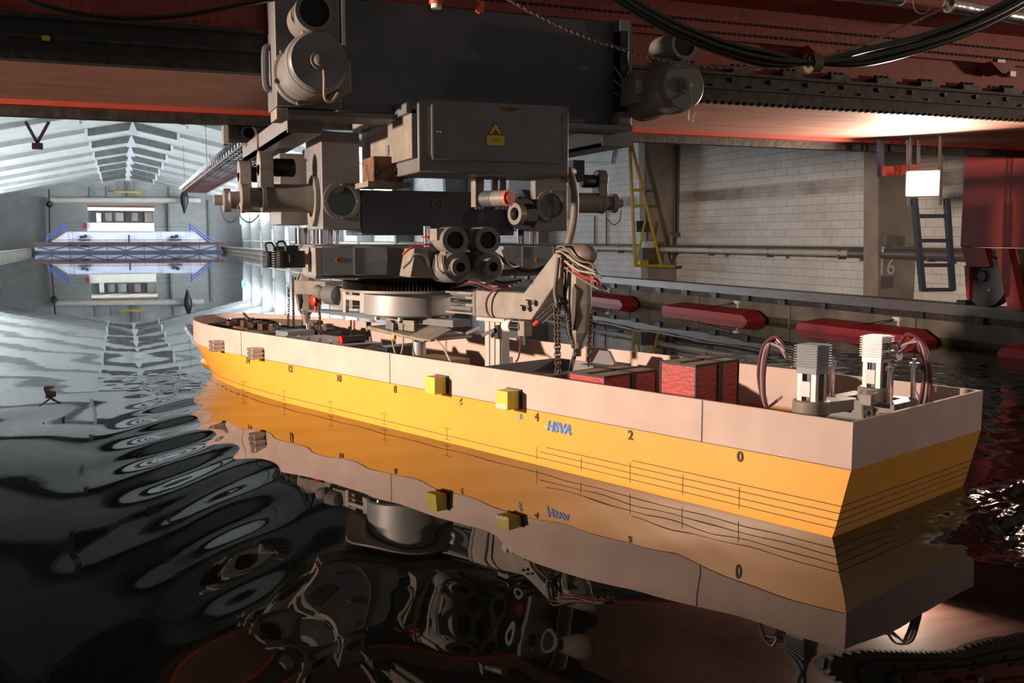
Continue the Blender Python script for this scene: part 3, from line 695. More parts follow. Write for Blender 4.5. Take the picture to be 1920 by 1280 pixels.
def floodlight(loc, target, label, stand=False):
    r = thing('floodlight', label, 'floodlight', loc, 0, 'halogen floodlights under the bridge'); d = (Vector(target) - Vector(loc)).normalized()
    a, b = MB().frame(d); up = -b if b.z < 0 else b; L = Vector(loc)
    def rect(wd, ht, t): return [L + d*t + a*sx*wd*1.25 + up*sz*ht*1.35 for sx, sz in ((-1,-1),(1,-1),(1,1),(-1,1))]
    MB().rings([rect(.06, .05, -.12), rect(.11, .08, -.03), rect(.125, .095, .0), rect(.118, .088, .0), rect(.11, .08, -.02)], caps=False).build('housing', 'steel_dark', r)
    MB().rings([rect(.11, .08, -.018), rect(.11, .08, -.012)]).build('glass', 'lamp_glass', r)
    if stand:
        MB().cyl((L.x, L.y, LEDGE), L - Vector((0, 0, .1)), .025, seg=12).build('stand_pole', 'steel_dark', r); MB().cyl((L.x, L.y, LEDGE), (L.x, L.y, LEDGE+.03), .2).build('stand_foot', 'steel_dark', r); return
    m = MB().beam(L - d*.08 - a*.13, Vector((*(L - d*.08 - a*.13).xy, ZS)), .02, .02, (0, 1, 0)); m.beam(L - d*.08 + a*.13, Vector((*(L - d*.08 + a*.13).xy, ZS)), .02, .02, (0, 1, 0)); m.beam(L - d*.08 - a*.14 + Vector((0, 0, .16)), L - d*.08 + a*.14 + Vector((0, 0, .16)), .02, .02)
    m.build('yoke', 'steel_dark', r)
floodlight(FLOOD_RIGHT, (3.0, 4.0, 1.6), 'glaring floodlight hanging under the bridge beside the blue ladder')
floodlight(FLOOD_LEFT, (2.0, 6.3, 1.0), 'floodlight under the left end of the bridge, outside the frame')
floodlight(FLOOD_FRONT, (5.0, 6.0, 2.0), 'floodlight on a stand by the near right rail, outside the frame', True)

# ================================================================ the trolley machinery under the bridge
XC = 2.0
hs = thing('trolley_housing', 'big dark blue-grey machine housing bolted across the front of the red bridge', 'machine housing', (1.9, 5.75, 1.98))
Y0 = 5.6
xl = atY(516, 100, Y0).x; xr = atY(1190, 140, Y0).x; zb = atY(840, 218, Y0).z; xs_ = atY(638, 60, Y0).x
MB().box(xs_-.02, xr, Y0+.03, 5.93, zb, 2.60).build('shell', 'steel_navy', hs, bevel=.008)
MB().box(xl, xs_, Y0, 5.93, zb+.01, 3.3).build('end_block', 'steel_dark', hs, bevel=.006)
MB().box(xs_-.02, xs_+.16, Y0+.02, 5.93, 2.60, 2.75).build('step_block', 'steel_dark', hs, bevel=.006)
MB().box(xs_+.005, xs_+.025, Y0-.02, Y0+.03, 2.33, 2.58).build('edge_rail', 'alu', hs)
MB().box(xl+.03, xr, Y0+.02, 5.93, zb-.03, zb).build('bottom_flange', 'steel_dark', hs)
m = MB().tube(smooth_path([(xl-.005, 5.78, 2.33), (xl-.03, 5.78, 2.30), (xl-.03, 5.78, 2.12), (xl-.005, 5.78, 2.09)], 5), .02, 8); m.build('handle', 'steel_navy', hs)
MB().box(xl-.005, xl+.06, Y0-.02, Y0+.2, zb-.06, zb).build('corner_lug', 'tan', hs, bevel=.004)
xq = atY(1160, 140, Y0).x
sl = MB().box(xq-.02, xq+.03, Y0-.06, Y0+.03, zb+.02, 2.56).build('slide_rail', 'black', hs)
MB().box(xq+.028, xq+.036, Y0-.065, Y0-.01, zb+.05, 2.53).build('slide_edge', 'chrome', sl)
for z in (zb-.0, 2.53): MB().box(xq-.03, xq+.045, Y0-.07, Y0+.03, z, z+.07).build('slide_bracket', 'steel_grey', sl, bevel=.004)
def drive_motor(px, py, label, right):
    Yf = 5.1; c = atY(px, py, Yf); R_ = .150 if not right else .142
    r = thing('drive_motor', label, 'motor', c + Vector((0, .5, 0)), 0, 'large round drive motors on the housing'); x, z = c.x, c.z
    MB().lathe((x, Yf, z), (x, 6, z), [(.06, R_*1.02), (.075, R_*1.07), (.16, R_*1.07), (.165, R_*1.0), (.42, R_*1.0), (.425, R_*1.1), (.50, R_*1.1)], 48).build('motor_body', 'motor', r)
    fc = MB().lathe((x, Yf, z), (x, 6, z), [(0, R_*.93), (.012, R_), (.07, R_), (.07, R_*.9)], 48).build('end_cover', 'motor_face', r)
    m = MB().lathe((x, Yf-.055, z), (x, 6, z), [(0, .012), (.008, .028), (.03, .03), (.03, .045), (.06, .047)], 24); m.build('shaft_cap', 'motor', fc)
    MB().tube(smooth_path([(x+.02, Yf-.02, z-.05), (x+.015, Yf-.05, z-.10), (x+.02, Yf-.03, z-.19), (x+.06, Yf-.0, z-.20), (x+.10, Yf+.02, z-.15)], 6), .007, 8).build('cable_loop', 'pale_hose', r)
    bx, bz, br_ = (x-.01, z+.25, .098) if not right else (x+.02, z+.245, .088)
    bl = MB().lathe((bx, Yf+.05, bz), (bx, 6, bz), [(0, br_*.96), (.01, br_), (.26, br_), (.28, br_*.8)], 36).build('blower', 'motor', r)
    MB().annulus((bx, Yf+.05, bz), (0, -1, 0), br_, br_*.78, .015).build('blower_rim', 'motor', bl)
    MB().cyl((bx, Yf+.046, bz), (bx, Yf+.06, bz), br_*.78).build('air_intake', 'hole', bl)
    MB().box(x-.06, x+.06, Yf+.1, Yf+.28, z+R_*.9, bz-br_*.8).build('air_duct', 'motor', bl)
    tb = MB().box(x-R_-.07, x-R_*.8, Yf+.22, Yf+.40, z-.08, z+.08) if right else MB().box(x+R_*.85, x+R_+.06, Yf+.2, Yf+.4, z-.12, z+.05)
    t_ = tb.build('terminal_box', 'motor', r, bevel=.006)
    if right: MB().box(x-R_-.066, x-R_-.02, Yf+.212, Yf+.22, z-.03, z+.05).build('type_plate', 'alu', t_)
    for a in range(6):
        an = a*PI/3+.3; bxx, bzz = x+math.cos(an)*R_*1.09, z+math.sin(an)*R_*1.09
        MB().cyl((bxx, Yf+.44, bzz), (bxx, Yf+.40, bzz), .012, seg=8).build('bolt', 'steel_dark', r)
drive_motor(598, 114, 'round grey drive motor with blower at left end of dark housing', False)
drive_motor(1283, 160, 'round grey drive motor with blower at right end of dark housing', True)
for k, off in enumerate((0, .03, .06)):
    x = atY(1160, 180, Y0-.07).x
    r = tag(MB().tube(smooth_path([(x-.01+.0*k, Y0-.02, 2.32-.08*k), (x+.02, Y0-.10, 2.22-.05*k), (x+.06, Y0-.12, 2.15-.03*k), (x+.14, Y0-.12, 2.13-.03*k)], 6), .006, 8).build('motor_cable', 'motor'),
            ('uppermost', 'middle', 'lowest')[k] + ' of three thin grey cables looping into the right drive motor', 'cable', 'cables at the right drive motor')

# control cabinet
cb = thing('control_cabinet', 'dark grey control cabinet with yellow warning sign hanging under the housing', 'cabinet', (2.05, 5.6, 1.6))
Yc = 5.35; x0 = atY(784, 255, Yc).x; x1 = atY(1067, 265, Yc).x; z1 = atY(925, 192, Yc).z; z0 = atY(925, 326, Yc).z
MB().box(x0, x1, Yc, Yc+.55, z0, z1).build('cabinet_body', 'steel_dark', cb, bevel=.01)
dx0 = atY(809, 250, Yc).x; dx1 = atY(1052, 250, Yc).x; dz0 = atY(925, 303, Yc).z
dr = MB().box(dx0, dx1, Yc-.012, Yc+.005, dz0, z1-.025).build('door', 'steel_dark', cb, bevel=.004)
MB().box(dx0-.004, dx0+.006, Yc-.018, Yc, dz0+.02, z1-.04).build('hinge_strip', 'alu', cb)
MB().box(dx1-.002, dx1+.003, Yc-.014, Yc, dz0+.02, z1-.04).build('edge_strip', 'rust', cb)
p = atY(822, 247, Yc-.013)
for k in (0, 1): MB().cyl((p.x+.018*k-.009, Yc-.02, p.z), (p.x+.018*k-.009, Yc-.01, p.z), .005, seg=10).build('door_lock', 'chrome', dr)
p = atY(958, 205, Yc-.013); m = MB().prism([(p.x-.07, Yc-.0135, p.z+.01), (p.x+.07, Yc-.0135, p.z+.012), (p.x+.02, Yc-.0135, p.z-.01), (p.x-.04, Yc-.0135, p.z-.02)], (0, .002, 0)); m.build('rust_patch', 'rust', dr)
p = atY(929, 249, Yc-.013); u = pxm(Yc)/ .93
sg = MB().box(p.x-16*u, p.x+16*u, Yc-.0145, Yc-.012, p.z-21*u, p.z-5*u); sg.prism([(p.x-16*u, Yc-.0145, p.z-4*u), (p.x+16*u, Yc-.0145, p.z-4*u), (p.x, Yc-.0145, p.z+21*u)], (0, .0025, 0))
sg = sg.build('warning_sign', 'sign_yellow', cb)
def tri(sc): return [(p.x-16*u*sc, p.z+4.3*u-8.3*u*sc), (p.x+16*u*sc, p.z+4.3*u-8.3*u*sc), (p.x, p.z+4.3*u+16.7*u*sc)]
m = MB(); to, ti = tri(.94), tri(.72); m.rings([[(a, Yc-.0155, b) for a, b in to], [(a, Yc-.0155, b) for a, b in ti]], caps=False)
m.build('sign_border', 'line', sg)
m = MB(); m.prism([(p.x-5*u, Yc-.0152, p.z-1*u), (p.x+5*u, Yc-.0152, p.z-1*u), (p.x+4*u, Yc-.0152, p.z+2*u), (p.x+1.6*u, Yc-.0152, p.z+3*u), (p.x, Yc-.0152, p.z+8*u), (p.x-1.6*u, Yc-.0152, p.z+3*u), (p.x-4*u, Yc-.0152, p.z+2*u)], (0, .001, 0)); m.build('sign_flame', 'line', sg)
m = MB(); m.box(p.x-5*u, p.x+8*u, Yc-.0152, Yc-.014, p.z-11*u, p.z-10*u); m.box(p.x-9*u, p.x+10*u, Yc-.0152, Yc-.014, p.z-15*u, p.z-14.2*u); m.build('sign_text', 'line', sg)
# side carrier of the cabinet, warm metal
cs = thing('cabinet_carrier', 'beige steel carrier beam running back from the left of the cabinet', 'carrier beam', (1.55, 5.9, 1.75))
MB().box(x0-.03, x0-.005, Yc+.02, Yc+1.25, z0+.08, z1-.06).build('side_plate', 'tan', cs)
MB().box(x0-.08, x0-.02, Yc+.45, Yc+1.3, z1-.07, z1+.02).build('top_angle', 'tan', cs); MB().box(x0-.06, x0, Yc+.02, Yc+.45, z1-.08, z1-.01).build('top_angle', 'steel_dark', cs)
MB().box(x0+.3, x0+.6, Yc+.1, 5.6, z1, zb+.02).build('hanger_plate', 'steel_dark', cs)
tbk = thing('terminal_block', 'rusty brown bolted clamp block beside the left of the cabinet', 'clamp block', (1.47, 5.95, 1.6))
Yt = 5.72
fbox(700, 293, 757, 340, Yt+.1, .3).build('block', 'rust', tbk, bevel=.006)
fbox(757, 288, 785, 330, Yt, .3).build('black_block', 'black', tbk, bevel=.004)
for px, py in ((742, 297), (742, 318), (710, 322)):
    p = atY(px, py, Yt+.1); MB().cyl((p.x, Yt+.08, p.z), (p.x, Yt+.11, p.z), .012, seg=6).build('bolt', 'rack', tbk)
for px in (733, 762): fbox(px-5, 272, px+6, 292, Yt+.15, .05).build('cable_gland', 'steel_grey', tbk)
fbox(690, 340, 770, 350, Yt+.1, .35).build('shelf_plate', 'tan', tbk)

# underslung channels
ch = thing('cross_channel', 'pale grey steel channel beam running back under the left of the bridge', 'channel beam', (.9, 6.5, 1.8), 0, 'channel beams under the bridge')
p0 = atY(536, 212, 5.95); p1 = atY(602, 252, 5.95)
MB().box(p0.x, p1.x, 5.9, 5.93, p1.z, p0.z).build('end_plate', 'steel_dark', ch)
MB().box(p0.x, p0.x+.03, 5.93, 8.2, p1.z, p0.z-.0).build('web', 'steel_grey', ch); MB().box(p0.x, p1.x, 5.93, 8.2, p1.z, p1.z+.02).build('flange', 'steel_grey', ch)
MB().box(p0.x-.008, p0.x, 7.2, 7.25, p1.z, p0.z).build('weld_rib', 'rust', ch)
ch = thing('cross_channel', 'dark steel channel beam running back under the right of the bridge', 'channel beam', (2.8, 6.5, 1.8), 0, 'channel beams under the bridge')
p0 = atY(1125, 241, 5.95); p1 = atY(1178, 276, 5.95)
MB().box(p0.x, p1.x, 5.9, 5.93, p1.z, p0.z).build('end_plate', 'steel_grey', ch)
MB().box(p0.x, p0.x+.03, 5.93, 8.2, p1.z, p0.z).build('web', 'steel_dark', ch); MB().box(p0.x, p1.x, 5.93, 8.2, p1.z, p1.z+.02).build('flange', 'steel_grey', ch)
# rear frame behind left channel, with two round ports
rf = thing('rear_frame', 'brown-grey steel plate with two round flanges behind the left channel', 'frame plate', (1.0, 7.8, 1.8))
fbox(424, 200, 535, 268, 7.9, .05).build('plate', 'steel_grey', rf)
for (px, py, rr, hole) in ((467, 223, .055, 0), (466, 250, .06, 1)):
    p = atY(px, py, 7.88); MB().annulus((p.x, 7.9, p.z), (0, -1, 0), rr, rr*.72 if hole else .005, .05).build('round_flange', 'motor', rf)
    if hole: MB().cyl((p.x, 7.89, p.z), (p.x, 7.87, p.z), rr*.7).build('port_hole', 'hole', rf)
fbox(419, 213, 428, 270, 7.8, .15).build('edge_strip', 'tan', rf)

# support columns with round ports
def column(label, x0, y0, x1, y1, cx, cy, ro, Yc_, depth, flange):
    a = atY(x0, (y0+y1)/2, Yc_); b = atY(x1, (y0+y1)/2, Yc_); zt = atY((x0+x1)/2, y0, Yc_).z; zb_ = atY((x0+x1)/2, y1, Yc_).z
    r = thing('support_column', label, 'column', ((a.x+b.x)/2, Yc_, zb_), 0, 'grey box columns with round ports')
    MB().box(a.x, b.x, Yc_, Yc_+depth, zb_, zt).build('column_shell', 'steel_grey', r, bevel=.006)
    c = atY(cx, cy, Yc_-.01); R_ = ro*pxm(Yc_, c.x)
    MB().annulus((c.x, Yc_, c.z), (0, -1, 0), R_, R_*.77, .018, 40).build('port_ring', 'motor', r)
    MB().cyl((c.x, Yc_+.002, c.z), (c.x, Yc_-.003, c.z), R_*.78, seg=36).build('port_glass', 'glass', r)
    for k in range(4): an = k*PI/2; MB().cyl((c.x+math.cos(an)*R_*.88, Yc_-.018, c.z+math.sin(an)*R_*.88), (c.x+math.cos(an)*R_*.88, Yc_-.026, c.z+math.sin(an)*R_*.88), .008, seg=8).build('bolt', 'tan', r)
    fz = c.z
    MB().annulus((a.x, Yc_+depth*.42, fz), (-1, 0, 0), flange, flange*.6, .03, 40).build('side_flange', 'tan', r)
    return r, a.x, b.x, zb_, zt, fz
YC = 6.35
colL, lx0, lx1, lz0, lz1, lfz = column('grey box column with round glazed port left of the dark cross beam', 603, 247, 675, 430, 641, 377, 35, YC, .55, .16)
colR, rx0, rx1, rz0, rz1, rfz = column('grey box column with round port right of the dark cross beam', 1003, 330, 1064, 433, 1033, 386, 30, YC, .5, .12)
fbox(525, 288, 579, 421, 7.0, .55).build('back_plate', 'steel_grey', colL, bevel=.005)
p = atY(578, 290, 6.9)
fbox(571, 280, 586, 302, 6.75, .08).build('limit_switch', 'chrome', colL)
cbm = thing('cross_beam', 'dark navy cross beam joining the two box columns', 'cross beam', (2.0, 6.4, 1.27))
a0 = atY(677, 400, 6.42).x; a1 = atY(964, 400, 6.42).x; zt = atY(800, 358, 6.42).z; zb2 = atY(800, 441, 6.42).z
MB().box(a0, a1, 6.42, 6.9, zb2, zt).build('beam_body', 'steel_navy', cbm, bevel=.006)
p = atY(820, 383, 6.42); MB().annulus((p.x, 6.42, p.z), (0, -1, 0), .04, .032, .006).build('round_cover', 'steel_dark', cbm)
m = MB()
p = atY(975, 401, 6.3); MB().annulus((p.x, 6.3, p.z), (-.95, -.3, 0), .075, .045, .05).build('bearing_ring', 'motor', cbm); MB().cyl((p.x+.03, 6.33, p.z), (p.x+.08, 6.42, p.z), .11).build('bearing_disc', 'black', cbm)

# motor with red cap under the cabinet
mc = thing('capped_motor', 'small grey motor with orange-red end cap under the cabinet', 'motor', (2.1, 5.7, 1.45))
fbox(891, 330, 908, 388, 5.7, .08).build('bracket', 'tan', mc, bevel=.004)
q = atY(956, 371, 5.52); p = q + Vector((-.085, .18, 0)); d = (q-p)
MB().cyl(p - d*.1, p + d*.35, .05).build('flange_body', 'steel_navy', mc); MB().cyl(p + d*.3, p + d*.9, .048).build('motor_body', 'motor', mc)
cp = MB().lathe(p + d*.88, q, [(0, .05), (.02, .05)], 28).build('end_cap', 'red_cap', mc); MB().cyl(q - d*.05, q + d*.03, .036).build('cap_disc', 'red', cp)
for px in (930, 945): fbox(px-6, 330, px+4, 362, 5.75, .03).build('hanger', 'steel_dark', mc)
for k in range(7): 
    px = (893, 899, 905, 931, 936, 943, 949)[k]; fbox(px-1.5, 387, px+1.5, 392, 5.68, .01).build('screw', 'alu', mc)

# geared motors beside the columns (axis across the tank)
def geared_motor(x_in, z, Y, sgn, label, sc=1.0, blower=True):
    r = thing('geared_motor', label, 'motor', (x_in, Y, z), 0, 'horizontal geared motors on the columns'); s = sgn*sc
    ax = (x_in + s, Y, z); o = (x_in, Y, z)
    MB().lathe(o, ax, [(0, .155*sc), (.025*sc, .155*sc), (.025*sc, .10*sc), (.06*sc, .098*sc), (.10*sc, .092*sc), (.33*sc, .092*sc), (.335*sc, .098*sc), (.36*sc, .098*sc), (.36*sc, .07*sc)], 36).build('motor_body', 'motor', r)
    MB().lathe((x_in+s*.35, Y, z), ax, [(0, .065*sc), (.09*sc, .065*sc), (.09*sc, .09*sc), (.14*sc, .09*sc), (.15*sc, .06*sc), (.15*sc, .04*sc), (.21*sc, .038*sc), (.22*sc, .02*sc)], 30).build('brake', 'motor', r)
    if blower:
        xb = x_in + s*.33; b = MB()
        b.lathe((xb-.045*sc, Y, z+.22*sc), (xb+1, Y, z+.22*sc), [(0, .085*sc), (.09*sc, .085*sc)], 30); b.box(xb-.045*sc, xb+.045*sc, Y-.075*sc, Y+.075*sc, z+.06*sc, z+.22*sc)
        b_ = b.build('blower_case', 'motor', r, bevel=.006)
        MB().lathe((xb-s*.045, Y, z+.2*sc), (xb-s*.3, Y, z+.2*sc), [(0, .05*sc), (.02*sc, .06*sc), (.14*sc, .06*sc), (.15*sc, .05*sc)], 20).build('blower_motor', 'black', b_)
    MB().tube(smooth_path([(x_in+s*.52, Y-.05, z-.05), (x_in+s*.5, Y-.06, z-.13), (x_in+s*.44, Y-.05, z-.16), (x_in+s*.38, Y-.04, z-.11)], 6), .004, 6).build('cable', 'brown_hose', r)
c = atY(592, 372, 6.55); geared_motor(c.x, c.z, 6.55, -1, 'brown-grey geared motor with blower on the left column, nearer one', .98)
c = atY(545, 377, 7.5); geared_motor(c.x-.02, c.z, 7.5, -1, 'brown-grey geared motor further back behind the left column, its end sticking out', .95)
c = atY(1074, 380, 6.6); geared_motor(c.x-.04, c.z, 6.6, 1, 'brown-grey geared motor with blower sticking out right of the right column', .80)
fbox(1075, 300, 1096, 340, 6.3, .2).build('x', 'black').name = 'valve_block'
tag(bpy.data.objects['valve_block'], 'black block below the right end of the cabinet', 'block')
m = MB().tube(smooth_path([atY(1075, 322, 6.32), atY(1066, 322, 6.18), atY(1073, 340, 6.15), atY(1078, 375, 6.15), atY(1075, 420, 6.15), atY(1062, 470, 6.15)], 8), .029, 14)
tag(m.build('corrugated_hose', 'brown_hose'), 'thick grey-brown hose arching down in front of the right column', 'hose')

# chrome posts, slide boxes, servo motors
ypost = 6.55
for k, (px, lab) in enumerate(((570, 'outer left chrome post under the columns'), (612, 'inner left chrome post under the left column'), (990, 'chrome post under the right column'))):
    Yp = ypost + (.45 if k == 0 else .0); p = atY(px, 446, Yp); zt_ = atY(px, 432, Yp).z; zb_ = atY(px, 463, Yp).z
    r = thing('guide_post', lab, 'post', (p.x, Yp+.05, zb_), 0, 'chrome guide posts'); y = Yp+.06
    MB().cyl((p.x, y, zb_), (p.x, y, zt_+.02), .055, seg=32).build('post', 'chrome', r)
    MB().lathe((p.x, y, zb_-.01), (p.x, y, zt_), [(0, .10), (.02, .10), (.02, .075), (.03, .075)], 32).build('foot_flange', 'steel_dark', r)
    MB().cyl((p.x+.07, y-.05, zb_), (p.x+.07, y-.05, zt_+.02), .015, seg=12).build('side_rod', 'chrome', r)
fr = thing('lower_frame', 'dark lower cross frame between the two grey slide boxes', 'frame', (2.0, 6.6, 1.0))
a = atY(590, 490, 6.5); b = atY(1045, 480, 6.5); zt_ = atY(800, 458, 6.5).z; zb_ = atY(800, 520, 6.5).z
MB().box(a.x, b.x, 6.5, 6.95, zb_, zt_).build('frame_beam', 'steel_dark', fr, bevel=.005)
def slide_box(label, x0, y0, x1, y1, dv, lx, ly, left):
    r = thing('slide_box', label, 'box', atY((x0+x1)/2, y1, 6.3), 0, 'grey slide boxes with orange logo'); Y = 6.3
    fbox(x0, y0, dv-1, y1, Y, .5).build('cover', 'steel_blue', r, bevel=.005); fbox(dv+1, y0, x1, y1, Y, .5).build('cover', 'steel_blue', r, bevel=.005)
    fbox(dv-1.2, y0+1, dv+1.2, y1-1, Y-.004, .01).build('joint_strip', 'alu', r)
    p = atY(lx, ly, Y)
    lg_ = MB().lathe((p.x, Y-.003, p.z), (p.x, Y+1, p.z), [(0, .018), (.004, .018)], 20).build('oval_logo', 'orange', r)
    m = MB().box(p.x-.006, p.x-.003, Y-.005, Y-.003, p.z-.014, p.z+.014); m.box(p.x+.003, p.x+.006, Y-.005, Y-.003, p.z-.014, p.z+.014); m.box(p.x-.011, p.x+.011, Y-.005, Y-.003, p.z-.002, p.z+.002); m.build('logo_mark', 'line', lg_)
    if left:
        fbox(592, y0+2, 603, y1+2, Y, .5).build('end_plate', 'tan', r)
slide_box('blue-grey slide box with orange oval logo, on the left below the chrome posts', 603, 462, 726, 516, 665, 634, 487, True)
slide_box('blue-grey slide box with orange oval logo, on the right behind the blower motors', 943, 461, 1038, 505, 980, 1008, 487, False)
for k, (px0, px1, Y, lab) in enumerate(((512, 570, 6.5, 'black finned servo motor left of the slide box, nearer one'), (490, 545, 7.0, 'black finned servo motor left of the slide box, farther one'))):
    p = atY(px0, 486, Y); q = atY(px1, 486, Y)
    r = thing('servo_motor', lab, 'motor', (q.x, Y, p.z), 0, 'black servo motors'); hh = .055
    MB().box(p.x+.03, q.x, Y-hh, Y+hh, p.z-hh, p.z+hh).build('motor_body', 'black', r, bevel=.006)
    m = MB()
    for i in range(8): m.box(p.x, p.x+.05, Y-hh-.005, Y+hh+.005, p.z-hh+.015*i-.002, p.z-hh+.015*i+.004)
    m.build('cooling_fins', 'steel_dark', r)
    MB().box(q.x-.01, atY(604, 486, Y).x, Y-.035, Y+.035, p.z-.035, p.z+.035).build('gearbox', 'steel_dark', r); MB().box(q.x-.12, q.x-.04, Y-.03, Y+.03, p.z+hh, p.z+hh+.035).build('connector', 'black', r)
    MB().tube(smooth_path([(q.x-.16, Y, p.z+hh), (q.x-.17, Y, p.z+hh+.05), (q.x-.13, Y, p.z+hh+.06), (q.x-.11, Y, p.z+hh+.02)], 6), .007, 8).build('cable', 'black', r)
    MB().box(q.x-.105, q.x-.1, Y-hh-.003, Y-hh, p.z-.02, p.z+.03).build('type_plate', 'alu', r)
def blower_motor(px, label):
    Yb = 5.72; p = atY(px, 450, Yb); r = thing('blower_motor', label, 'motor', (p.x, Yb+.2, p.z-.25), 0, 'pair of beige motors with blowers in front of the cross beam')
    x, z = p.x, p.z; R_ = .083
    bl = MB().lathe((x, Yb, z), (x, 9, z), [(0, R_*.97), (.012, R_), (.20, R_), (.22, R_*.8)], 36).build('blower', 'motor', r)
    MB().annulus((x, Yb+.004, z), (0, -1, 0), R_, R_*.64, .016, 36).build('blower_rim', 'motor', bl); MB().cyl((x, Yb-.002, z), (x, Yb+.01, z), R_*.66).build('air_intake', 'hole', bl)
    MB().box(x-.05, x+.05, Yb+.03, Yb+.15, z-.11, z-.07).build('air_duct', 'motor', bl)
    z2 = z-.165; xx = x+.015
    MB().lathe((xx, Yb-.06, z2), (xx, 9, z2), [(.07, .085), (.085, .098), (.30, .105), (.36, .105)], 36).build('motor_body', 'motor_face', r)
    e = MB().annulus((xx, Yb+.01, z2), (0, -1, 0), .055, .030, .075, 28).build('encoder_ring', 'motor', r); MB().cyl((xx, Yb-.05, z2), (xx, Yb-.03, z2), .031).build('encoder_hole', 'hole', e)
    MB().box(x-.10, x-.06, Yb+.05, Yb+.2, z+.0, z+.07).build('terminal_box', 'tan', r)
blower_motor(853, 'beige motor with round blower above it, the left of the central pair'); blower_motor(914, 'beige motor with round blower above it, the right of the central pair')
for k, px in enumerate((818, 830, 960)):
    pts = [atY(px, 478, 5.75), atY(px+4, 505, 5.7), atY(px+20, 512, 5.7), atY(px+32, 500, 5.75)] if k < 2 else [atY(942, 468, 5.8), atY(950, 490, 5.78), atY(962, 500, 5.8), atY(972, 498, 5.9)]
    tag(MB().tube(smooth_path(pts, 7), .007, 8).build('motor_cable', 'pale_hose'), ('outer beige cable loop left of the central blower motors', 'inner beige cable loop left of the central blower motors', 'beige cable at the right of the central blower motors')[k], 'cable', 'beige cables by the blower motors')
tag(MB().tube(smooth_path([atY(918, 470, 6.1), atY(960, 497, 6.1), atY(990, 508, 6.1), atY(1020, 502, 6.1), atY(1045, 478, 6.1)], 8), .016, 10).build('sagging_hose', 'black'), 'thick black hose sagging below the right slide box', 'hose')
# pressure sensor with chrome top + gear housing
ps = thing('lubricator', 'chrome-topped cylinder with pink hose on a beige housing left of the blowers', 'lubricator', atY(800, 470, 5.95))
p = atY(800, 428, 5.95); m = MB().lathe((p.x, 5.95, atY(800, 463, 5.95).z), (p.x, 5.95, 9), [(0, .022), (.06, .022), (.06, .026), (.13, .026), (.135, .01)], 20); m.build('cylinder', 'chrome', ps)
for zc in (444, 458): q = atY(800, zc, 5.95); MB().torus((q.x, 5.95, q.z), (0, 0, 1), .03, .006, along=(1, 0, 0)).build('red_band', 'red', ps)
m = MB().prism([(atY(a, b, 5.9).x, 5.9, atY(a, b, 5.9).z) for a, b in ((778, 466), (800, 465), (815, 522), (768, 520))], (0, .25, 0)); m.build('gear_housing', 'tan', ps, bevel=.006)
MB().tube(smooth_path([atY(755, 477, 5.9), atY(770, 465, 5.9), atY(790, 459, 5.92)], 6), .008, 8).build('pink_hose', 'red_cap', ps)
MB().tube(smooth_path([atY(755, 502, 5.88), atY(768, 490, 5.88), atY(776, 478, 5.88), atY(795, 480, 5.88), atY(803, 498, 5.88)], 6), .010, 8).build('beige_hose', 'pale_hose', ps)

# turntable (slewing ring + drum) over the ship
RC = shipw(HB, 3.9, 0)
tt = thing('turntable', 'round steel turntable drum with black gear ring above the ship', 'turntable', (RC.x, RC.y, .69))
MB().lathe((RC.x, RC.y, .69), (RC.x, RC.y, 2), [(0, .33), (.012, .345), (.17, .345), (.172, .30)], 64).build('drum', 'drum', tt)
MB().lathe((RC.x, RC.y, .868), (RC.x, RC.y, 2), [(0, .50), (.018, .50), (.018, .3)], 64).build('flange_ring', 'tan', tt)
m = MB()
rs = []
for z in (.885, .955):
    rs.append([(RC.x + math.cos(2*PI*k/240)*(.50 if k % 2 else .475), RC.y + math.sin(2*PI*k/240)*(.50 if k % 2 else .475), z) for k in range(240)])
m.rings(rs); m.build('gear_ring', 'rack', tt, smooth=.2)
MB().cyl((RC.x, RC.y, .95), (RC.x, RC.y, 1.12), .40, seg=48).build('hub', 'steel_dark', tt)
for k in range(5):
    an = math.radians(200+40*k); x, y = RC.x+math.cos(an)*.3, RC.y+math.sin(an)*.3
    MB().cyl((x, y, .665), (x, y, .695), .022, seg=12).build('bolt', 'alu', tt)
wd = thing('levelling_beam', 'dark grey tapering flat beam fixed beneath the turntable', 'beam', (RC.x, RC.y, .6))
p = [shipw(HB-.02, s, 0) for s in (5.1, 4.7, 3.2)]
m = MB()
def plate(s0, s1, z0, z1, z2, wv, t, mt, nm, par):
    MB().prism([(wv, s0, z0), (wv, s1, z0), (wv, s1, z2), (wv, s0, z1)], (t, 0, 0)).build(nm, mt, par, SHIP)
plate(3.3, 5.25, .635, .685, .655, HB-.08, .16, 'steel_dark', 'beam_plate', wd)

# lifting arm to the right (towards the stern) and its counterpart to the left
def apt(px, py, wv): q = atW(px, py, wv); return (wv, q.y, q.z)
ar = thing('crank_jib', 'beige cranked lifting arm reaching from the turntable to the right strut', 'arm', shipw(HB, 3.2, .72), PHI)
prof = [(891, 544), (982, 549), (1040, 473), (1052, 478), (1050, 520), (996, 600), (891, 593)]
w0, w1 = HB-.10, HB+.10
MB().prism([apt(a, b, w0) for a, b in prof], (w1-w0, 0, 0)).build('arm_plate', 'tan', ar, SHIP, bevel=.006)
for px, py in ((1002, 567), (991, 577)):
    q = apt(px, py, w0); m = MB().lathe((w0, q[1], q[2]), (w0-1, q[1], q[2]), [(0, .014), (.03, .014), (.03, .02), (.04, .02)], 14); m.box(w0-.042, w0-.03, q[1], q[1]+.035, q[2]+.012, q[2]+.02); m.build('clamp_bolt', 'chrome', ar, SHIP)
q0 = apt(835, 545, w0); q1 = apt(888, 590, w0)
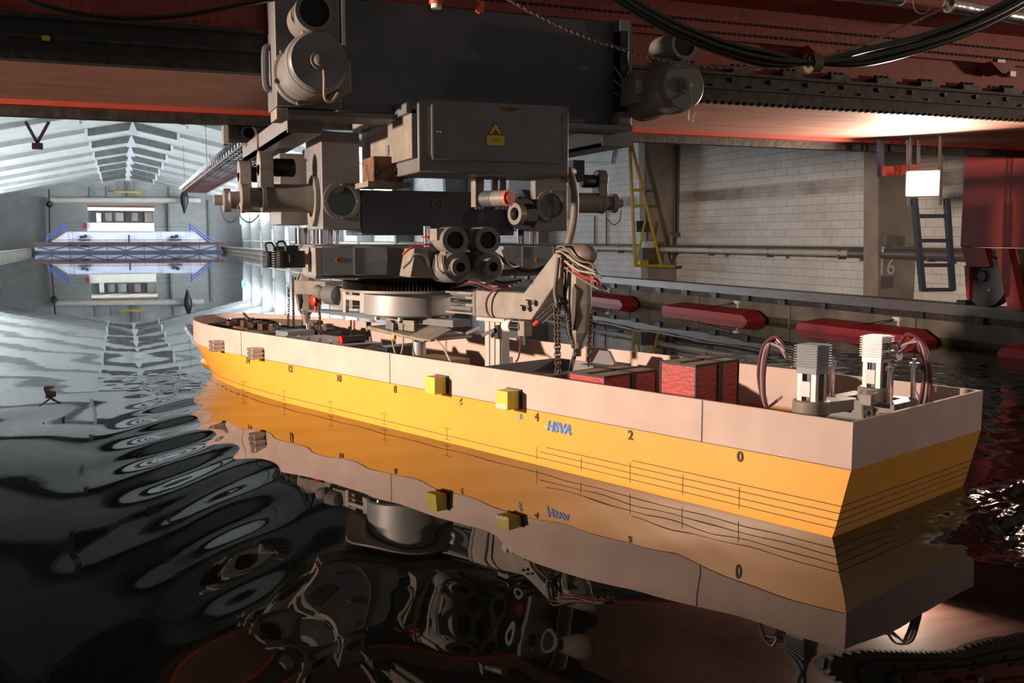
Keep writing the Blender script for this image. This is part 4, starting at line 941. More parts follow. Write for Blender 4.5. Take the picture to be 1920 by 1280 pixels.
bk = MB().box(w0, w1, q1[1], q0[1], q1[2], q1[2]+.012); bk.box(w0, w1, q1[1], q0[1], q0[2]-.012, q0[2]); bk.box(w0, w1, q1[1], q1[1]+.012, q1[2], q0[2]); bk.box(w1-.02, w1, q1[1], q0[1], q1[2], q0[2])
bk.build('connector_frame', 'tan', ar, SHIP)
for i in range(3):
    z = q1[2] + .035 + .05*i; MB().cyl((w0+.02, q1[1]+.03, z), (w0+.02, q0[1]-.05, z), .017, seg=12).build('connector', 'steel_dark' if i != 1 else 'chrome', ar, SHIP)
MB().box(w0-.004, w0+.01, q1[1]-.02, q1[1], q1[2]-.01, q0[2]+.01).build('joint_plate', 'steel_dark', ar, SHIP)
r = tag(MB().tube(smooth_path([shipw(*apt(955, 536, w0)), shipw(*apt(925, 545, w0-.03)), shipw(*apt(912, 565, w0-.04)), shipw(*apt(916, 590, w0-.03)), shipw(*apt(935, 603, w0-.02))], 7), .0075, 8).build('cable_loop', 'violet_hose'), 'violet cable looped over the beige lifting arm', 'cable')
bn = thing('cable_bundle', 'dark tangle of cables lying on top of the beige lifting arm', 'cables', shipw(HB, 2.9, .92), PHI)
for k in range(5):
    z = .91 + .012*k; MB().tube(smooth_path([(w0+.03*k, 3.3, z), (w0+.03*k+.02, 3.1, z+.03), (w0+.03*k, 2.9, z), (w0+.035*k, 2.72, z+.02)], 6), .008, 8).build('cable', ('black', 'violet_hose', 'pale_hose', 'brown_hose', 'black')[k], bn, SHIP)
a2 = thing('crank_jib', 'beige lifting arm with white aluminium bracket reaching left from the turntable', 'arm', shipw(HB, 4.6, .72), PHI)
MB().box(HB-.1, HB+.1, 4.2, 5.0, .72, .88).build('arm_plate', 'tan', a2, SHIP, bevel=.006)
MB().box(HB-.09, HB+.09, 4.95, 5.45, .78, .90).build('arm_tip', 'tan', a2, SHIP, bevel=.006)
wa = HB-.28
def arect(nm, x0, y0, x1, y1, t, mt, par, wv=wa):
    p = apt(x0, y0, wv); q = apt(x1, y1, wv); return MB().box(wv, wv+t, min(p[1], q[1]), max(p[1], q[1]), min(p[2], q[2]), max(p[2], q[2])).build(nm, mt, par, SHIP, bevel=.003)
for (x0, y0, x1, y1) in ((642, 546, 648, 586), (674, 546, 682, 587), (648, 552, 675, 564), (642, 571, 680, 575)): arect('white_bracket', x0, y0, x1, y1, .03, 'alu_white', a2)
MB().box(wa+.03, HB-.09, 4.3, 4.62, .72, .87).build('bracket_mount', 'tan', a2, SHIP)
arect('black_plate', 683, 541, 700, 588, .12, 'black', a2, wa+.05)
p = atW(625, 558, HB-.25); MB().lathe((HB-.25, p.y-.10, p.z+.02), (HB-.25, p.y+1, p.z+.06), [(0, .04), (.02, .075), (.16, .08), (.2, .05)], 24).build('round_motor', 'steel_dark', a2, SHIP)
p = atW(603, 553, HB-.2); MB().lathe((HB-.2, p.y-.04, p.z), (HB-.2, p.y+1, p.z+.3), [(0, .03), (.02, .05), (.12, .05), (.14, .03)], 20).build('valve_body', 'motor', a2, SHIP)

def strut(px_top, px_bot, s, label, z0, z1, zr, tip_s):
    r = thing('hanging_strut', label, 'strut', shipw(HB, s, zr), PHI, 'hanging struts at the two ends of the lifting arms'); h = z1-z0
    for sg in (-1, 1):
        m = MB(); rs = []
        for t, a, b in ((0, .03, .035), (.12, .062, .055), (.5, .088, .072), (.90, .078, .066), (1, .05, .045)):
            z = z0 + h*t; y = s + sg*.010
            rs.append([(HB-b, y, z), (HB-b, y+sg*a*.5, z), (HB-b*.25, y+sg*a, z), (HB+b*.25, y+sg*a, z), (HB+b, y+sg*a*.5, z), (HB+b, y, z)])
        m.rings(rs); m.build('strut_half', 'tan', r, SHIP, smooth=.1)
    def on(t, dy): return (HB-.078, s+dy, z0+h*t)
    MB().prism([on(.16, -.035), on(.30, -.022), on(.70, -.028), on(.76, -.045), on(.68, -.062), on(.35, -.055)], (.02, 0, 0)).build('dark_slot', 'black', r, SHIP)
    MB().prism([on(.55, .038), on(.90, .034), on(.92, .045), on(.60, .048)], (.02, 0, 0)).build('dark_slot', 'rack', r, SHIP)
    MB().box(HB-.050, HB+.05, s-.011, s+.011, z0+.02, z0+h*.97).build('core_bar', 'rack', r, SHIP)
    q = on(.47, .03); MB().cyl(q, (HB-.05, q[1], q[2]), .012, seg=12).build('red_dot', 'red_cap', r, SHIP)
    MB().lathe((HB, s, z0-.09), (HB, s, z1), [(0, .026), (.05, .026), (.05, .038), (.12, .038)], 16).build('clevis', 'tan', r, SHIP)
    MB().cyl((HB, tip_s, zr), (HB, s, z0-.02), .014, seg=14).build('rod', 'chrome', r, SHIP)
    return r
s_r = atW(1083, 560, HB).y; s_l = atW(573, 560, HB).y
strut(0, 0, s_r, 'beige faceted strut with steel rod hanging from the right lifting arm', .62, 1.09, .43, s_r+.06)
strut(0, 0, s_l, 'beige faceted strut with steel rod hanging from the left lifting arm', .60, .95, .40, s_l-.05)
p = atW(1060, 477, HB); q = atW(1108, 477, HB)
hd = thing('strut_head_motor', 'brown cylinder motor lying across the top of the right strut', 'motor', shipw(HB, p.y, 1.1), PHI)
MB().lathe((HB, p.y+.02, p.z), (HB, q.y-1, p.z-.01), [(0, .05), (.02, .068), (.20, .068), (.24, .05), (.26, .03)], 24).build('motor_body', 'brown_hose', hd, SHIP)
MB().box(HB-.06, HB+.06, s_r-.07, s_r+.07, 1.04, p.z).build('saddle', 'tan', hd, SHIP, bevel=.005)
for k in range(6):
    z = p.z + .03 - .02*k; pts = smooth_path([(HB-.06, p.y+.02, z+.01), (HB-.10, p.y-.08, z+.02-.02*(k % 2)), (HB-.09, q.y+.02, z-.06), (HB-.06-.02*k, q.y-.06-.03*k, z-.08-.02*(k % 3)), (HB-.05, q.y-.10-.04*(k % 3), z-.14-.05*(k == 2))], 6)
    tag(MB().tube(pts, .0065, 8).build('strut_cable', ('brown_hose', 'pale_hose', 'black', 'pale_hose', 'red', 'brown_hose')[k], None, SHIP), 'one of the tangled thin cables draped over the head of the right strut', 'cable', 'cables draped over the right strut')
tag(MB().tube(smooth_path([shipw(*apt(1047, 482, w0-.03)), shipw(*apt(1043, 520, w0-.04)), shipw(*apt(1041, 550, w0-.03)), shipw(*apt(1048, 585, w0-.02))], 6), .013, 10).build('cable_harness', 'brown_hose'), 'thick brown cable harness hanging down beside the right strut', 'cable')

# chains
def chain(pts, label, grp, link=.034, wire=.0042):
    r = thing('hanging_chain', label, 'chain', pts[-1], 0, grp); m = MB(); total = 0
    P = [Vector(p) for p in pts]; seg = [(P[i+1]-P[i]).length for i in range(len(P)-1)]; L = sum(seg); k = 0; d = 0.0
    while d < L:
        i = 0; r_ = d
        while i < len(seg)-1 and r_ > seg[i]: r_ -= seg[i]; i += 1
        t = (P[i+1]-P[i]).normalized(); c = P[i] + t*r_
        n = Vector((.7, -.7, 0)) if k % 2 else Vector((.7, .7, 0)); m.torus(c, n, link*.32, wire, 1.75, t, 12, 6); d += link*.72; k += 1
    m.build('chain_links', 'rust' if 'left' in grp else 'chain', r); return r
M['chain'] = mat('oily_chain_steel', (.26, .22, .18), .35, .8, .2, 30)
cl = []
for (x0, y0, x1, y1, wv, lab) in ((1041, 575, 1044, 700, HB-.14, 'long oily chain hanging left of the right strut, front one'), (1048, 560, 1048, 702, HB-.10, 'long oily chain hanging close to the right strut, behind the front one'), (1109, 585, 1103, 685, HB+.05, 'short oily chain hanging right of the right strut')):
    cl.append(chain([shipw(*apt(x0, y0, wv)), shipw(*apt((x0+x1)/2, (y0+y1)/2, wv)), shipw(*apt(x1, y1, wv))], lab, 'chains beside the right strut'))
for (x0, y0, x1, y1, wv, lab) in ((541, 540, 540, 628, HB-.05, 'rusty chain hanging left of the left strut, outermost'), (549, 520, 551, 625, HB+.0, 'rusty chain hanging left of the left strut, closest to it'), (598, 572, 602, 628, HB-.08, 'rusty chain hanging below the red hoist, right of the left strut')):
    chain([shipw(*apt(x0, y0, wv)), shipw(*apt((x0+x1)/2, (y0+y1)/2, wv)), shipw(*apt(x1, y1, wv))], lab, 'chains beside the left strut', .03)
hr = thing('chain_hoist', 'small red chain hoist between the left strut and the turntable', 'hoist', shipw(*apt(592, 575, HB-.08)), PHI)
p = apt(592, 563, HB-.08); MB().lathe((HB-.12, p[1], p[2]), (HB, p[1], p[2]), [(0, .03), (.01, .045), (.07, .045), (.08, .03)], 18).build('hoist_body', 'red', hr, SHIP); MB().cyl((HB-.08, p[1], p[2]-.09), (HB-.08, p[1], p[2]-.03), .015).build('hook_block', 'red', hr, SHIP)
tl = thing('actuator', 'chrome and black actuator with red tip behind the right lifting arm', 'actuator', shipw(*apt(1030, 585, HB)), PHI)
p = Vector(apt(1012, 600, HB-.1)); q = Vector(apt(1040, 575, HB-.1)); MB().cyl(p, q, .026).build('cylinder', 'chrome', tl, SHIP); MB().cyl(p - (q-p)*.35, p, .016).build('red_tip', 'red', tl, SHIP); MB().cyl(q, q + (q-p)*.5, .022).build('black_end', 'black', tl, SHIP)

# pale aluminium column
wc = HB-.12
p0 = atW(908, 602, wc); p1 = atW(938, 690, wc); y0, y1 = min(p0.y, p1.y), max(p0.y, p1.y)
al = thing('profile_column', 'pale grooved aluminium column standing in the ship under the beige arm', 'column', shipw(wc, (y0+y1)/2, .137), PHI)
m = MB()
n = 3; ww = (y1-y0)/n
for k in range(n): m.box(wc, wc+.02, y0+ww*k+.006, y0+ww*(k+1)-.006, .137, .71); m.box(wc+.012, wc+.08, y0+ww*k, y0+ww*(k+1), .137, .71)
m.build('profile', 'alu_white', al, SHIP); MB().box(wc-.03, wc+.1, y0-.07, y1+.05, .71, .735).build('top_plate', 'alu_white', al, SHIP, bevel=.003)
for yy in (y1+.02, y0+.02): MB().beam((wc-.03, yy, .66), (wc-.06, yy+.09, .62), .02, .022).build('clamp_lever', 'black', al, SHIP); 
MB().box(wc-.02, wc+.0, y0, y0+.03, .60, .69).build('clamp_lever', 'black', al, SHIP)
sm = thing('small_gear_motor', 'small chrome and white gear motor hanging from the beige arm', 'motor', shipw(*apt(965, 612, wc)), PHI)
p = Vector(apt(948, 610, wc)); q = Vector(apt(985, 612, wc)); MB().cyl(p, p + (q-p)*.35, .04).build('white_cap', 'plaster', sm, SHIP); MB().cyl(p + (q-p)*.35, p + (q-p)*.8, .034).build('chrome_body', 'chrome', sm, SHIP); MB().box(wc-.02, wc+.05, q.y-.01, q.y+.05, q.z-.06, .73).build('mount', 'tan', sm, SHIP)
MB().box(wc, wc+.03, q.y, q.y+.03, q.z-.12, q.z-.06).build('clip', 'black', sm, SHIP)
tag(MB().tube(smooth_path([shipw(*apt(975, 622, wc)), shipw(*apt(976, 645, wc)), shipw(*apt(972, 670, wc)), shipw(*apt(967, 678, wc))], 6), .006, 8).build('drop_cable', 'violet_hose'), 'thin violet cable dropping from the small gear motor to the white junction box', 'cable')
# central grey post with tilting plate
pc = thing('heave_post', 'smooth grey round post rising from the ship below the turntable', 'post', shipw(HB, 3.8, .137), PHI)
MB().cyl((HB, 3.8, .137), (HB, 3.8, .53), .05, seg=28).build('post_tube', 'drum', pc, SHIP)
m = MB().prism([(HB-.22, 3.45, .53), (HB-.22, 4.15, .57), (HB-.22, 4.15, .60), (HB-.22, 3.45, .55)], (.44, 0, 0)); m.build('gimbal_plate', 'tan', pc, SHIP, bevel=.006)
MB().box(HB-.12, HB+.12, 3.7, 4.05, .58, .66).build('gimbal_block', 'tan', pc, SHIP, bevel=.006); MB().cyl((HB-.16, 3.95, .60), (HB+.1, 3.95, .60), .05).build('pivot', 'steel_dark', pc, SHIP)
MB().prism([(HB-.24, 3.35, .545), (HB-.24, 3.6, .555), (HB-.05, 3.6, .62), (HB-.05, 3.35, .61)], (.0, .0, .01)).build('angle_bracket', 'tan', pc, SHIP)
for k, (a, b, c2, lab) in enumerate((((737, 605), (736, 640), (742, 665), 'pale'), ((756, 632), (755, 650), (750, 672), 'pale'), ((815, 636), (830, 650), (846, 680), 'pale'), ((658, 600), (658, 625), (658, 655), 'black'))):
    tag(MB().tube(smooth_path([shipw(*apt(*a, HB-.2)), shipw(*apt(*b, HB-.2)), shipw(*apt(*c2, HB-.2))], 6), .0065, 8).build('sensor_cable', 'pale_hose' if lab == 'pale' else 'black'),
        ('pale cable with yellow clip hanging left of the grey post, outer one', 'pale cable hanging left of the grey post, inner one', 'pale cable hanging right of the grey post', 'thin dark cable hanging below the dark tapering beam')[k], 'cable', 'cables hanging into the ship')
p = Vector(apt(739, 630, HB-.21)); tag(MB().box(p.x-.01, p.x+.01, p.y-.012, p.y+.012, p.z-.02, p.z+.02).build('cable_clip', 'sign_yellow', None, SHIP), 'small yellow clip on the pale hanging cable', 'clip')

# ================================================================ overhead cables, rope, ducts
def ppath(pts, Y, n=8): return smooth_path([atY(a, b, Y) for a, b in pts], n)
base = [(960, -190), (1040, -105), (1130, -30), (1180, 5), (1260, 50), (1360, 90), (1450, 111), (1520, 117), (1620, 108), (1740, 78), (1850, 36), (1960, -25), (2060, -100)]
for k, (d0, d1, dy) in enumerate(((-9, -14, 0), (-3, -6, .05), (2, 1, -.03), (7, 6, .03), (11, 11, -.02))):
    pts = [(x, y + (d0 if x < 1500 else d1 if x > 1540 else 0)*(1 if x != 1520 else .3) + (0 if x == 1520 else 0)) for x, y in base]
    tag(MB().tube(smooth_path([atY(a, b, 4.3+dy) for a, b in pts], 10), .0165, 12).build('trailing_cable', 'cable'),
        ('uppermost', 'second from the top', 'middle', 'second from the bottom', 'lowest')[k] + ' thick black cable of the sagging bundle under the red bridge', 'cable', 'sagging black cable bundle')
p = atY(1521, 118, 4.3); q = atY(1530, 118, 4.3)
tag(MB().cyl(p - Vector((.012, 0, 0)), q + Vector((.012, 0, 0)), .052, seg=20).build('tape_band', 'green'), 'dark green tape binding the sagging black cable bundle', 'tape')
tag(MB().tube(ppath([(-60, -70), (20, -20), (60, 3), (120, 20), (190, 31), (250, 34), (330, 30), (420, 15), (490, 2), (530, -8), (620, -45)], 5.3), .013, 10).build('festoon_cable', 'cable'), 'single black cable sagging in front of the bridge, upper left', 'cable')
pts = ppath([(920, -20), (1000, 25), (1080, 62), (1160, 90), (1240, 112), (1320, 124), (1420, 127), (1500, 118), (1600, 90), (1700, 48), (1775, 12)], 4.9, 26)
rp = thing('rope', 'thin frayed brown rope sagging across the front of the bridge', 'rope', pts[0])
for ph in (0, PI):
    hp = []
    for i, p in enumerate(pts): a = i*.9 + ph; hp.append(p + Vector((0, math.cos(a)*.0045, math.sin(a)*.0045)))
    MB().tube(hp, .0055, 6).build('strand', 'rope', rp)
d = thing('air_duct', 'silver foil duct running off to the upper right corner', 'duct', atY(1785, 12, 5.2))
p = atY(1783, 10, 5.2); q = atY(1985, 46, 5.2)
MB().cyl(p, q, .045, seg=28).build('duct_tube', 'duct', d); MB().annulus(p, p-q, .052, .04, .02).build('duct_collar', 'alu', d)
d = thing('air_duct', 'silver foil duct at the top edge right of centre', 'duct', atY(1650, -8, 5.2))
p = atY(1590, -14, 5.2); q = atY(1690, -4, 5.2); MB().cyl(p, q, .045, seg=28).build('duct_tube', 'duct', d); MB().annulus(q, q-p, .05, .04, .02).build('duct_collar', 'alu', d)
tag(MB().tube(ppath([(1712, -8), (1714, 14), (1724, 25), (1736, 24), (1744, 14)], 5.3), .004, 6).build('wire_hook', 'steel_grey'), 'bent wire hook dangling between the two silver ducts', 'hook')
wl = thing('signal_lamp', 'small pale lamp at the top edge above the dark housing', 'lamp', atY(818, 12, 5.5))
MB().cyl(atY(818, -12, 5.5), atY(818, 8, 5.5), .04).build('lamp_body', 'red_cap', wl); MB().cyl(atY(818, 6, 5.5), atY(818, 16, 5.5), .03).build('lamp_lens', 'plaster', wl)
m = MB().prism([atY(893, 20, 5.5), atY(900, 2, 5.5), atY(909, 4, 5.5), atY(908, 22, 5.5), atY(900, 25, 5.5)], (0, .02, 0)); t0 = atY(903, 3, 5.51); m.box(t0.x-.004, t0.x+.004, 5.56, 5.57, t0.z-.02, 2.87); tag(m.build('red_tag', 'red_cap'), 'little orange-red tag hanging above the dark housing', 'tag')

# ================================================================ right wall fittings
zp = atX(1360, 470, 10.85).z
pp = thing('wall_pipe', 'white-painted pipe running along the right wall', 'pipe', (10.85, 10, zp))
MB().cyl((10.85, 5, zp), (10.85, YF-1, zp), .055, seg=16).build('pipe_tube', 'pipe', pp)
MB().cyl((10.85, 5, zp+.09), (10.85, YF-1, zp+.09), .018, seg=8).build('thin_pipe', 'conduit', pp)
MB().cyl((10.85, 5, zp), (10.85, 12.6, zp), .07, seg=16).build('grey_sleeve', 'rail', pp)
for k in range(16): MB().box(10.80, 10.95, 9+1.9*k, 9.04+1.9*k, zp-.10, zp+.06).build('pipe_bracket', 'conduit', pp)
fx = XR-.1
fp = min(PILY, key=lambda y: abs(y-19.9))
cdt = thing('conduit_pair', 'two brown vertical conduits with valve on the pillar by the yellow frame', 'conduits', (fx, fp-.2, .4))
for k, px in enumerate((1266, 1272)):
    a = atY(px, 240, fp-.2); b = atY(px-1, 438, fp-.2); MB().cyl((a.x, a.y, 3.6), b, .028, seg=10).build('conduit', 'conduit', cdt)
b = atY(1266, 440, fp-.24); MB().box(b.x-.10, b.x+.10, b.y-.06, b.y+.06, b.z-.05, b.z+.05).build('valve', 'steel_dark', cdt)
b2 = atY(1258, 485, fp-.22); MB().cyl((b2.x, b2.y, b2.z), (b2.x, b2.y, b.z), .045, seg=12).build('sleeve', 'pilaster', cdt)
YFm = fp-.55
yf = thing('yellow_frame', 'tall tilted yellow tubular frame standing before the first pillar', 'frame', atY(1216, 500, YFm))
def yq(a, b): return atY(1080+a/3.2, 220+b/3.2, YFm)
for nm, a, b in (('post', (318, 85), (355, 890)), ('post', (320, 110), (512, 890)), ('brace', (415, 620), (362, 870))): MB().tube([yq(*a), yq(*b)], .035 if nm == 'post' else .025, 10).build(nm, 'yellow', yf)
for a, b in (((338, 437), (396, 435)), ((345, 535), (424, 525)), ((350, 888), (594, 894))): MB().beam(yq(*a), yq(*b), .06, .06).build('crossbar', 'yellow', yf)
MB().box(yq(390, 0).x, yq(440, 0).x, YFm-.05, YFm+.1, yq(0, 900).z, yq(0, 862).z).build('clamp', 'yellow', yf)
g = thing('wall_cabinet', 'small dark electrical box on the wall behind the yellow frame', 'box', yq(450, 880)); p = yq(450, 860)
MB().box(p.x-.15, p.x+.15, fp-.45, fp-.17, p.z-.05, p.z+.28).build('box_body', 'conduit', g); MB().box(p.x-.1, p.x+.14, fp-.45, fp-.17, p.z+.28, p.z+.42).build('white_cap', 'plaster', g)
MB().box(p.x-.2, p.x+.12, fp-.25, fp-.17, p.z+.62, p.z+.86).build('blue_plate', 'blue_steel', g)
# number on the second pillar
p2 = min(PILY, key=lambda y: abs(y-12.6))
yn = p2 - PT
q = atY(1662, 501, yn-.004)
nb = thing('pillar_number', 'white stencilled number sixteen on the pillar left of the ladder', 'number', (q.x, yn-.004, q.z))
text_mb('16', .36, (q.x, yn-.003, q.z), (1, 0, 0), (0, 0, 1)).build('digits', 'plaster', nb)
pa = atY(1652, 518, yn); pb = atY(1674, 540, yn); MB().box(pa.x, pb.x, yn-.006, yn, pb.z, pa.z).build('dark_plate', 'rail', nb)
jb = thing('pillar_box', 'grey and white switch boxes on the pillar above the number', 'switch boxes', atY(1662, 470, yn))
for x0, y0, x1, y1, mt in ((1650, 462, 1657, 473, 'alu'), (1661, 462, 1668, 473, 'alu'), (1656, 441, 1674, 460, 'steel_grey')):
    pa = atY(x0, y0, yn); pb = atY(x1, y1, yn); MB().box(pa.x, pb.x, yn-.08, yn, pb.z, pa.z).build('switch_box', mt, jb)
# small pipes high on the wall left of the yellow frame
for k, (pa, lab) in enumerate((([(1115, 405), (1115, 470)], 'thin vertical cable on the white wall, left one'), ([(1137, 380), (1137, 470)], 'thin vertical conduit on the white wall, right one'))):
    tag(MB().tube([atX(*c, XR-.04) for c in pa], .02, 8).build('wall_conduit', 'conduit' if k == 0 else 'rail'), lab, 'conduit', 'thin conduits on the right wall')
tag(MB().tube([atX(1100, 305, XR-.05), atX(1147, 305, XR-.05), atX(1151, 285, XR-.05), atX(1151, 255, XR-.05)], .035, 10).build('bent_pipe', 'pipe'), 'bent white pipe high on the right wall beside the dark channel', 'pipe')

# wave absorbers along the basin wall
def absorber(pxa, pxb, label, wires):
    xw = TR-.42; a = atX(pxa[0], pxa[1], xw); b = atX(pxb[0], pxb[1], xw); ya, yb = max(a.y, b.y), min(a.y, b.y)
    r = thing('wave_absorber', label, 'float', (TR-.3, (ya+yb)/2, 0), 0, 'red floats along the right basin wall')
    def sec(y, dy, zt): return [(TR-.10, y+dy, .16*zt), (TR-.44, y, .10*zt), (TR-.44, y, -.06), (TR-.10, y+dy, -.06)]
    M['float_red'] = M.get('float_red') or mat('float_red_paint', (.36, .018, .018), .5, 0, .1, 8)
    MB().rings([sec(yb, .0, .3), sec(yb+.12, .12, 1), sec(ya-.05, -.12, 1), sec(ya, -.05, .3)]).build('float_body', 'float_red', r, bevel=.004)
    for fr in wires:
        y = yb + (ya-yb)*fr; MB().tube([(TR-.42, y+.5, .07), (TR-.04, y-.2, .24)], .008, 6).build('tether', 'black', r)
        MB().box(TR-.06, TR-.005, y-.26, y-.14, .22, .265).build('wall_hook', 'plaster', r); MB().box(TR-.02, TR-.004, y-.22, y-.18, -.05, .22).build('hook_strap', 'pipe', r)
    return r
absorber((1168, 578), (1040, 555), 'red float on the basin wall, furthest away, beside the right strut', (.5,))
absorber((1242, 578), (1402, 605), 'red float on the basin wall between the strut and the ballast boxes', (.42,))
absorber((1494, 612), (1718, 650), 'red float on the basin wall behind the pale thruster', (.42,))
absorber((1872, 664), (2060, 700), 'red float at the right edge below the end truck wheel', (.4,))

# ================================================================ lattice walkway under the roof
lw = thing('lattice_walkway', 'long faded red lattice cable walkway hanging under the right of the roof', 'walkway', (4.2, 44, 4.05))
ZL, XA, XB_, YA, YBn = 4.05, 3.5, 4.95, 20.0, 64.0
for x in (XA, XB_): MB().box(x-.03, x+.03, YA, YBn, ZL-.04, ZL+.04).build('side_rail', 'rail_red', lw); MB().box(x-.015, x+.015, YA, YBn, ZL+.33, ZL+.36).build('hand_rail', 'pipe', lw)
m = MB()
for k in range(1, 6): x = XA + (XB_-XA)*k/6; m.box(x-.012, x+.012, YA, YBn, ZL-.015, ZL+.015)
for k in range(int((YBn-YA)/.8)): y = YA+.8*k; m.box(XA, XB_, y-.022, y+.022, ZL-.018, ZL+.018)
o = m.build('lattice', 'rail_red', lw)
for x in (XA, XB_):
    m = MB()
    for k in range(int((YBn-YA)/.9)): y = YA+.9*k; m.box(x-.02, x+.02, y-.02, y+.02, ZL, ZL+.36)
    o = m.build('baluster', 'rail_red', lw); o['kind'] = 'stuff'
hx = []
for i in range(900): t = i/899; a = i*.9; hx.append((XA-.02 + .08*math.cos(a), YA + (YBn-YA)*t, ZL+.28 + .08*math.sin(a)))
MB().tube(hx, .016, 5).build('coiled_hose', 'plaster', lw)
for k in range(3):
    y = YA+8+16*k
    for x in (XA, XB_): MB().box(x-.01, x+.01, y-.01, y+.01, ZL, roof_z(x)).build('hanger', 'rail_red', lw)
vb = thing('v_hanger', 'dark red V-shaped steel hanger under the left roof slope', 'hanger', atY(70, 268, 44))
for x in (48, 92): MB().beam(atY(x, 228, 44), atY(70, 268, 44), .12, .10, (0, 1, 0)).build('strut_bar', 'maroon', vb)
p = atY(70, 268, 44); MB().box(p.x-.2, p.x+.2, 43.9, 44.1, p.z-.25, p.z).build('foot_plate', 'maroon', vb)

# ================================================================ far carriage and far wall
YC2 = 93.0
def fz(a, b, Y=YC2): return atY(20+a/4.267, 340+b/4.267, Y)
def frect(mb, x0, y0, x1, y1, Y=YC2, dep=.3): 
    p = fz(x0, y0, Y); q = fz(x1, y1, Y); return mb.box(p.x, q.x, Y, Y+dep, min(p.z, q.z), max(p.z, q.z))
fc = thing('distant_carriage', 'distant second towing carriage with pale body, red beam and control cabin', 'carriage', fz(930, 570))
frect(MB(), 155, 486, 1712, 507, YC2, .5).build('red_beam', 'maroon', fc)
MB().prism([fz(320, 484, YC2+.6), fz(450, 402, YC2+.6), fz(1470, 402, YC2+.6), fz(1560, 484, YC2+.6)], (0, 2.5, 0)).build('upper_body', 'lilac', fc)
frect(MB(), 190, 508, 1640, 560, YC2+.8, 2.5).build('lower_body', 'lilac', fc)
frect(MB(), 160, 556, 1700, 566, YC2+.1, 2.5).build('lower_chord', 'blue_steel', fc)
for k in range(11):
    x = 180+148*k; frect(MB(), x-4, 508, x+4, 556, YC2+.1, .15).build('truss_post', 'blue_steel', fc)
    if k < 10: MB().beam(fz(x, 552, YC2+.15) if k % 2 else fz(x, 512, YC2+.15), fz(x+148, 512, YC2+.15) if k % 2 else fz(x+148, 552, YC2+.15), .1, .1, (0, 1, 0)).build('truss_diagonal', 'blue_steel', fc)
for nm, pts in (('left_stair', [(440, 335), (290, 440), (290, 470)]), ('right_stair', [(1430, 340), (1550, 430), (1620, 470)])):
    for dy in (0, 40): MB().tube([fz(a, b+dy*.6, YC2) for a, b in pts], .06, 6).build('stair_rail', 'blue', fc)
for x in (440, 1432): frect(MB(), x-7, 330, x+7, 400, YC2, .15).build('stair_post', 'blue', fc)
for x0, x1 in ((470, 580), (1160, 1400)):
    for y in (330, 362): frect(MB(), x0, y-1.5, x1, y+1.5, YC2+.3, .06).build('guard_rail', 'blue_steel', fc)
    for k in range(3): x = x0 + (x1-x0)*k/2; frect(MB(), x-2, 330, x+2, 400, YC2+.3, .06).build('guard_post', 'blue_steel', fc)
frect(MB(), 300, 466, 1560, 469, YC2-.05, .06).build('deck_rail', 'blue_steel', fc)
for k in range(9): x = 330+148*k; frect(MB(), x-2, 462, x+2, 486, YC2-.05, .06).build('deck_post', 'blue_steel', fc)
for x in (480, 1190, 1420):
    for dx in (-18, 18): frect(MB(), x+dx-2.5, 402, x+dx+2.5, 560, YC2-.1, .08).build('ladder_stile', 'blue_steel', fc)
    for k in range(8): frect(MB(), x-18, 408+18*k, x+18, 410+18*k, YC2-.1, .06).build('ladder_rung', 'blue_steel', fc)
for x in (580, 1310):
    for k, (dx, dy, ww, hh) in enumerate(((-30, 445, 26, 20), (5, 438, 26, 24), (-45, 466, 100, 10), (-20, 512, 60, 20))): frect(MB(), x+dx, dy-hh/2, x+dx+ww, dy+hh/2, YC2+.2, .6).build('measuring_gear', 'black', fc)
frect(MB(), 938, 428, 955, 486, YC2+.2, .2).build('gear_post', 'blue_steel', fc)
MB().prism([fz(575, 332), fz(612, 335), fz(610, 372), fz(595, 380), fz(577, 378)], (0, .05, 0)).build('maroon_cloth', 'wine', fc)
cbn = thing('control_cabin', 'white control cabin with brown-framed window band on the distant carriage', 'cabin', fz(880, 400))
frect(MB(), 610, 330, 1150, 400, YC2+.3, 2.4).build('lower_panel', 'cream', cbn); frect(MB(), 615, 204, 1150, 238, YC2+.3, 2.4).build('upper_panel', 'cream', cbn)
frect(MB(), 610, 183, 1157, 204, YC2+.2, 2.6).build('roof', 'brown', cbn); frect(MB(), 622, 238, 1140, 330, YC2+.9, 1.8).build('dark_interior', 'glass', cbn)
for x0, x1, mt in ((620, 626, 'maroon'), (735, 750, 'maroon'), (815, 830, 'maroon'), (932, 962, 'maroon'), (1026, 1040, 'maroon'), (1138, 1143, 'maroon')): frect(MB(), x0, 238, x1, 330, YC2+.5, .2).build('window_post', mt, cbn)
frect(MB(), 620, 238, 1143, 245, YC2+.5, .2).build('window_header', 'maroon', cbn)
frect(MB(), 684, 252, 726, 326, YC2+.7, .05).build('white_door', 'plaster', cbn); frect(MB(), 1070, 246, 1138, 326, YC2+.75, .05).build('light_panel', 'tan', cbn)
for x0, x1 in ((752, 812), (834, 905), (964, 1022)): frect(MB(), x0, 250, x1, 318, YC2+.8, .05).build('window_pane', 'drum', cbn)
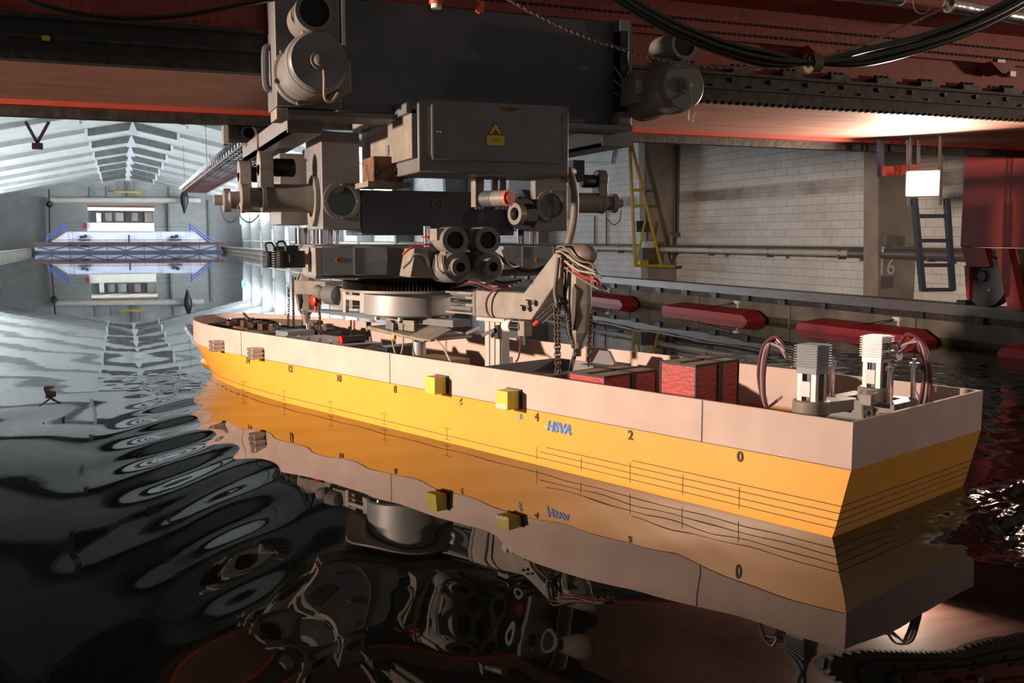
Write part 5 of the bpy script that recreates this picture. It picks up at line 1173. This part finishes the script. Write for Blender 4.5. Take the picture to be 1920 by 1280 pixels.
# far wall: piers, pipe, hoist
YW = YF
for k, x in enumerate((278, 1268, 1590)): o = struct(frect(MB(), x-14, 150 if k else 155, x+14, 530, YW-.35, .35).build('trim_%d' % (95+k), 'concrete_frame'))
wp = thing('gable_pipe', 'horizontal white pipe across the far gable wall above the cabin', 'pipe', fz(900, 155, YW-1)); MB().cyl(fz(300, 152, YW-1), fz(1520, 152, YW-1), .28, seg=12).build('pipe_tube', 'pipe', wp)
for x in (630, 765, 1260): MB().tube([fz(x, 40, YW-.6), fz(x, 130, YW-.6)], .12, 8).build('riser', 'steel_dark', wp)
hb_ = thing('gable_hoist', 'yellow hoist beam between dark posts high on the far gable', 'hoist', fz(940, 88, YW-.8)); frect(MB(), 838, 76, 1040, 94, YW-.9, .3).build('yellow_beam', 'yellow', hb_)
for x in (890, 955, 992): frect(MB(), x-6, 0, x+6, 135, YW-.6, .3).build('dark_post', 'steel_dark', hb_)
hk = thing('crane_hook', 'dark crane hook block hanging before the far gable, right of the cabin', 'hook', fz(1392, 250, YW-2)); frect(MB(), 1395, 140, 1425, 170, YW-2, .5).build('trolley', 'steel_dark', hk)
MB().lathe(fz(1390, 255, YW-2), fz(1390, 150, YW-2), [(0, .08), (1.0, .35), (1.6, .38), (2.2, .2), (2.4, .05)], 12).build('hook_block', 'black', hk)
l0 = fz(312, 175, YW-1.5); tag(MB().tube([Vector((l0.x, l0.y, roof_z(l0.x))), fz(314, 520, YW-1.5)], .07, 6).build('hanging_line', 'maroon'), 'thin reddish line hanging before the left of the far gable', 'line'); 
p = fz(310, 183, YW-1.5); tag(MB().lathe(p+Vector((0, 0, -.3)), p+Vector((0, 0, 1)), [(0, .05), (.15, .3), (.45, .3), (.6, .05)], 12).build('pulley_block', 'black'), 'black pulley block at the top of the thin reddish line', 'pulley')
pyy = PILY[11]-PT-.05; p = atY(454, 414, pyy); tag(MB().box(p.x-.2, p.x+.2, pyy, pyy+.05, p.z-.32, p.z+.32).build('blue_panel', 'lightblue'), 'light blue panel on a far pillar of the right wall', 'panel')
p = atY(495, 540, 40)
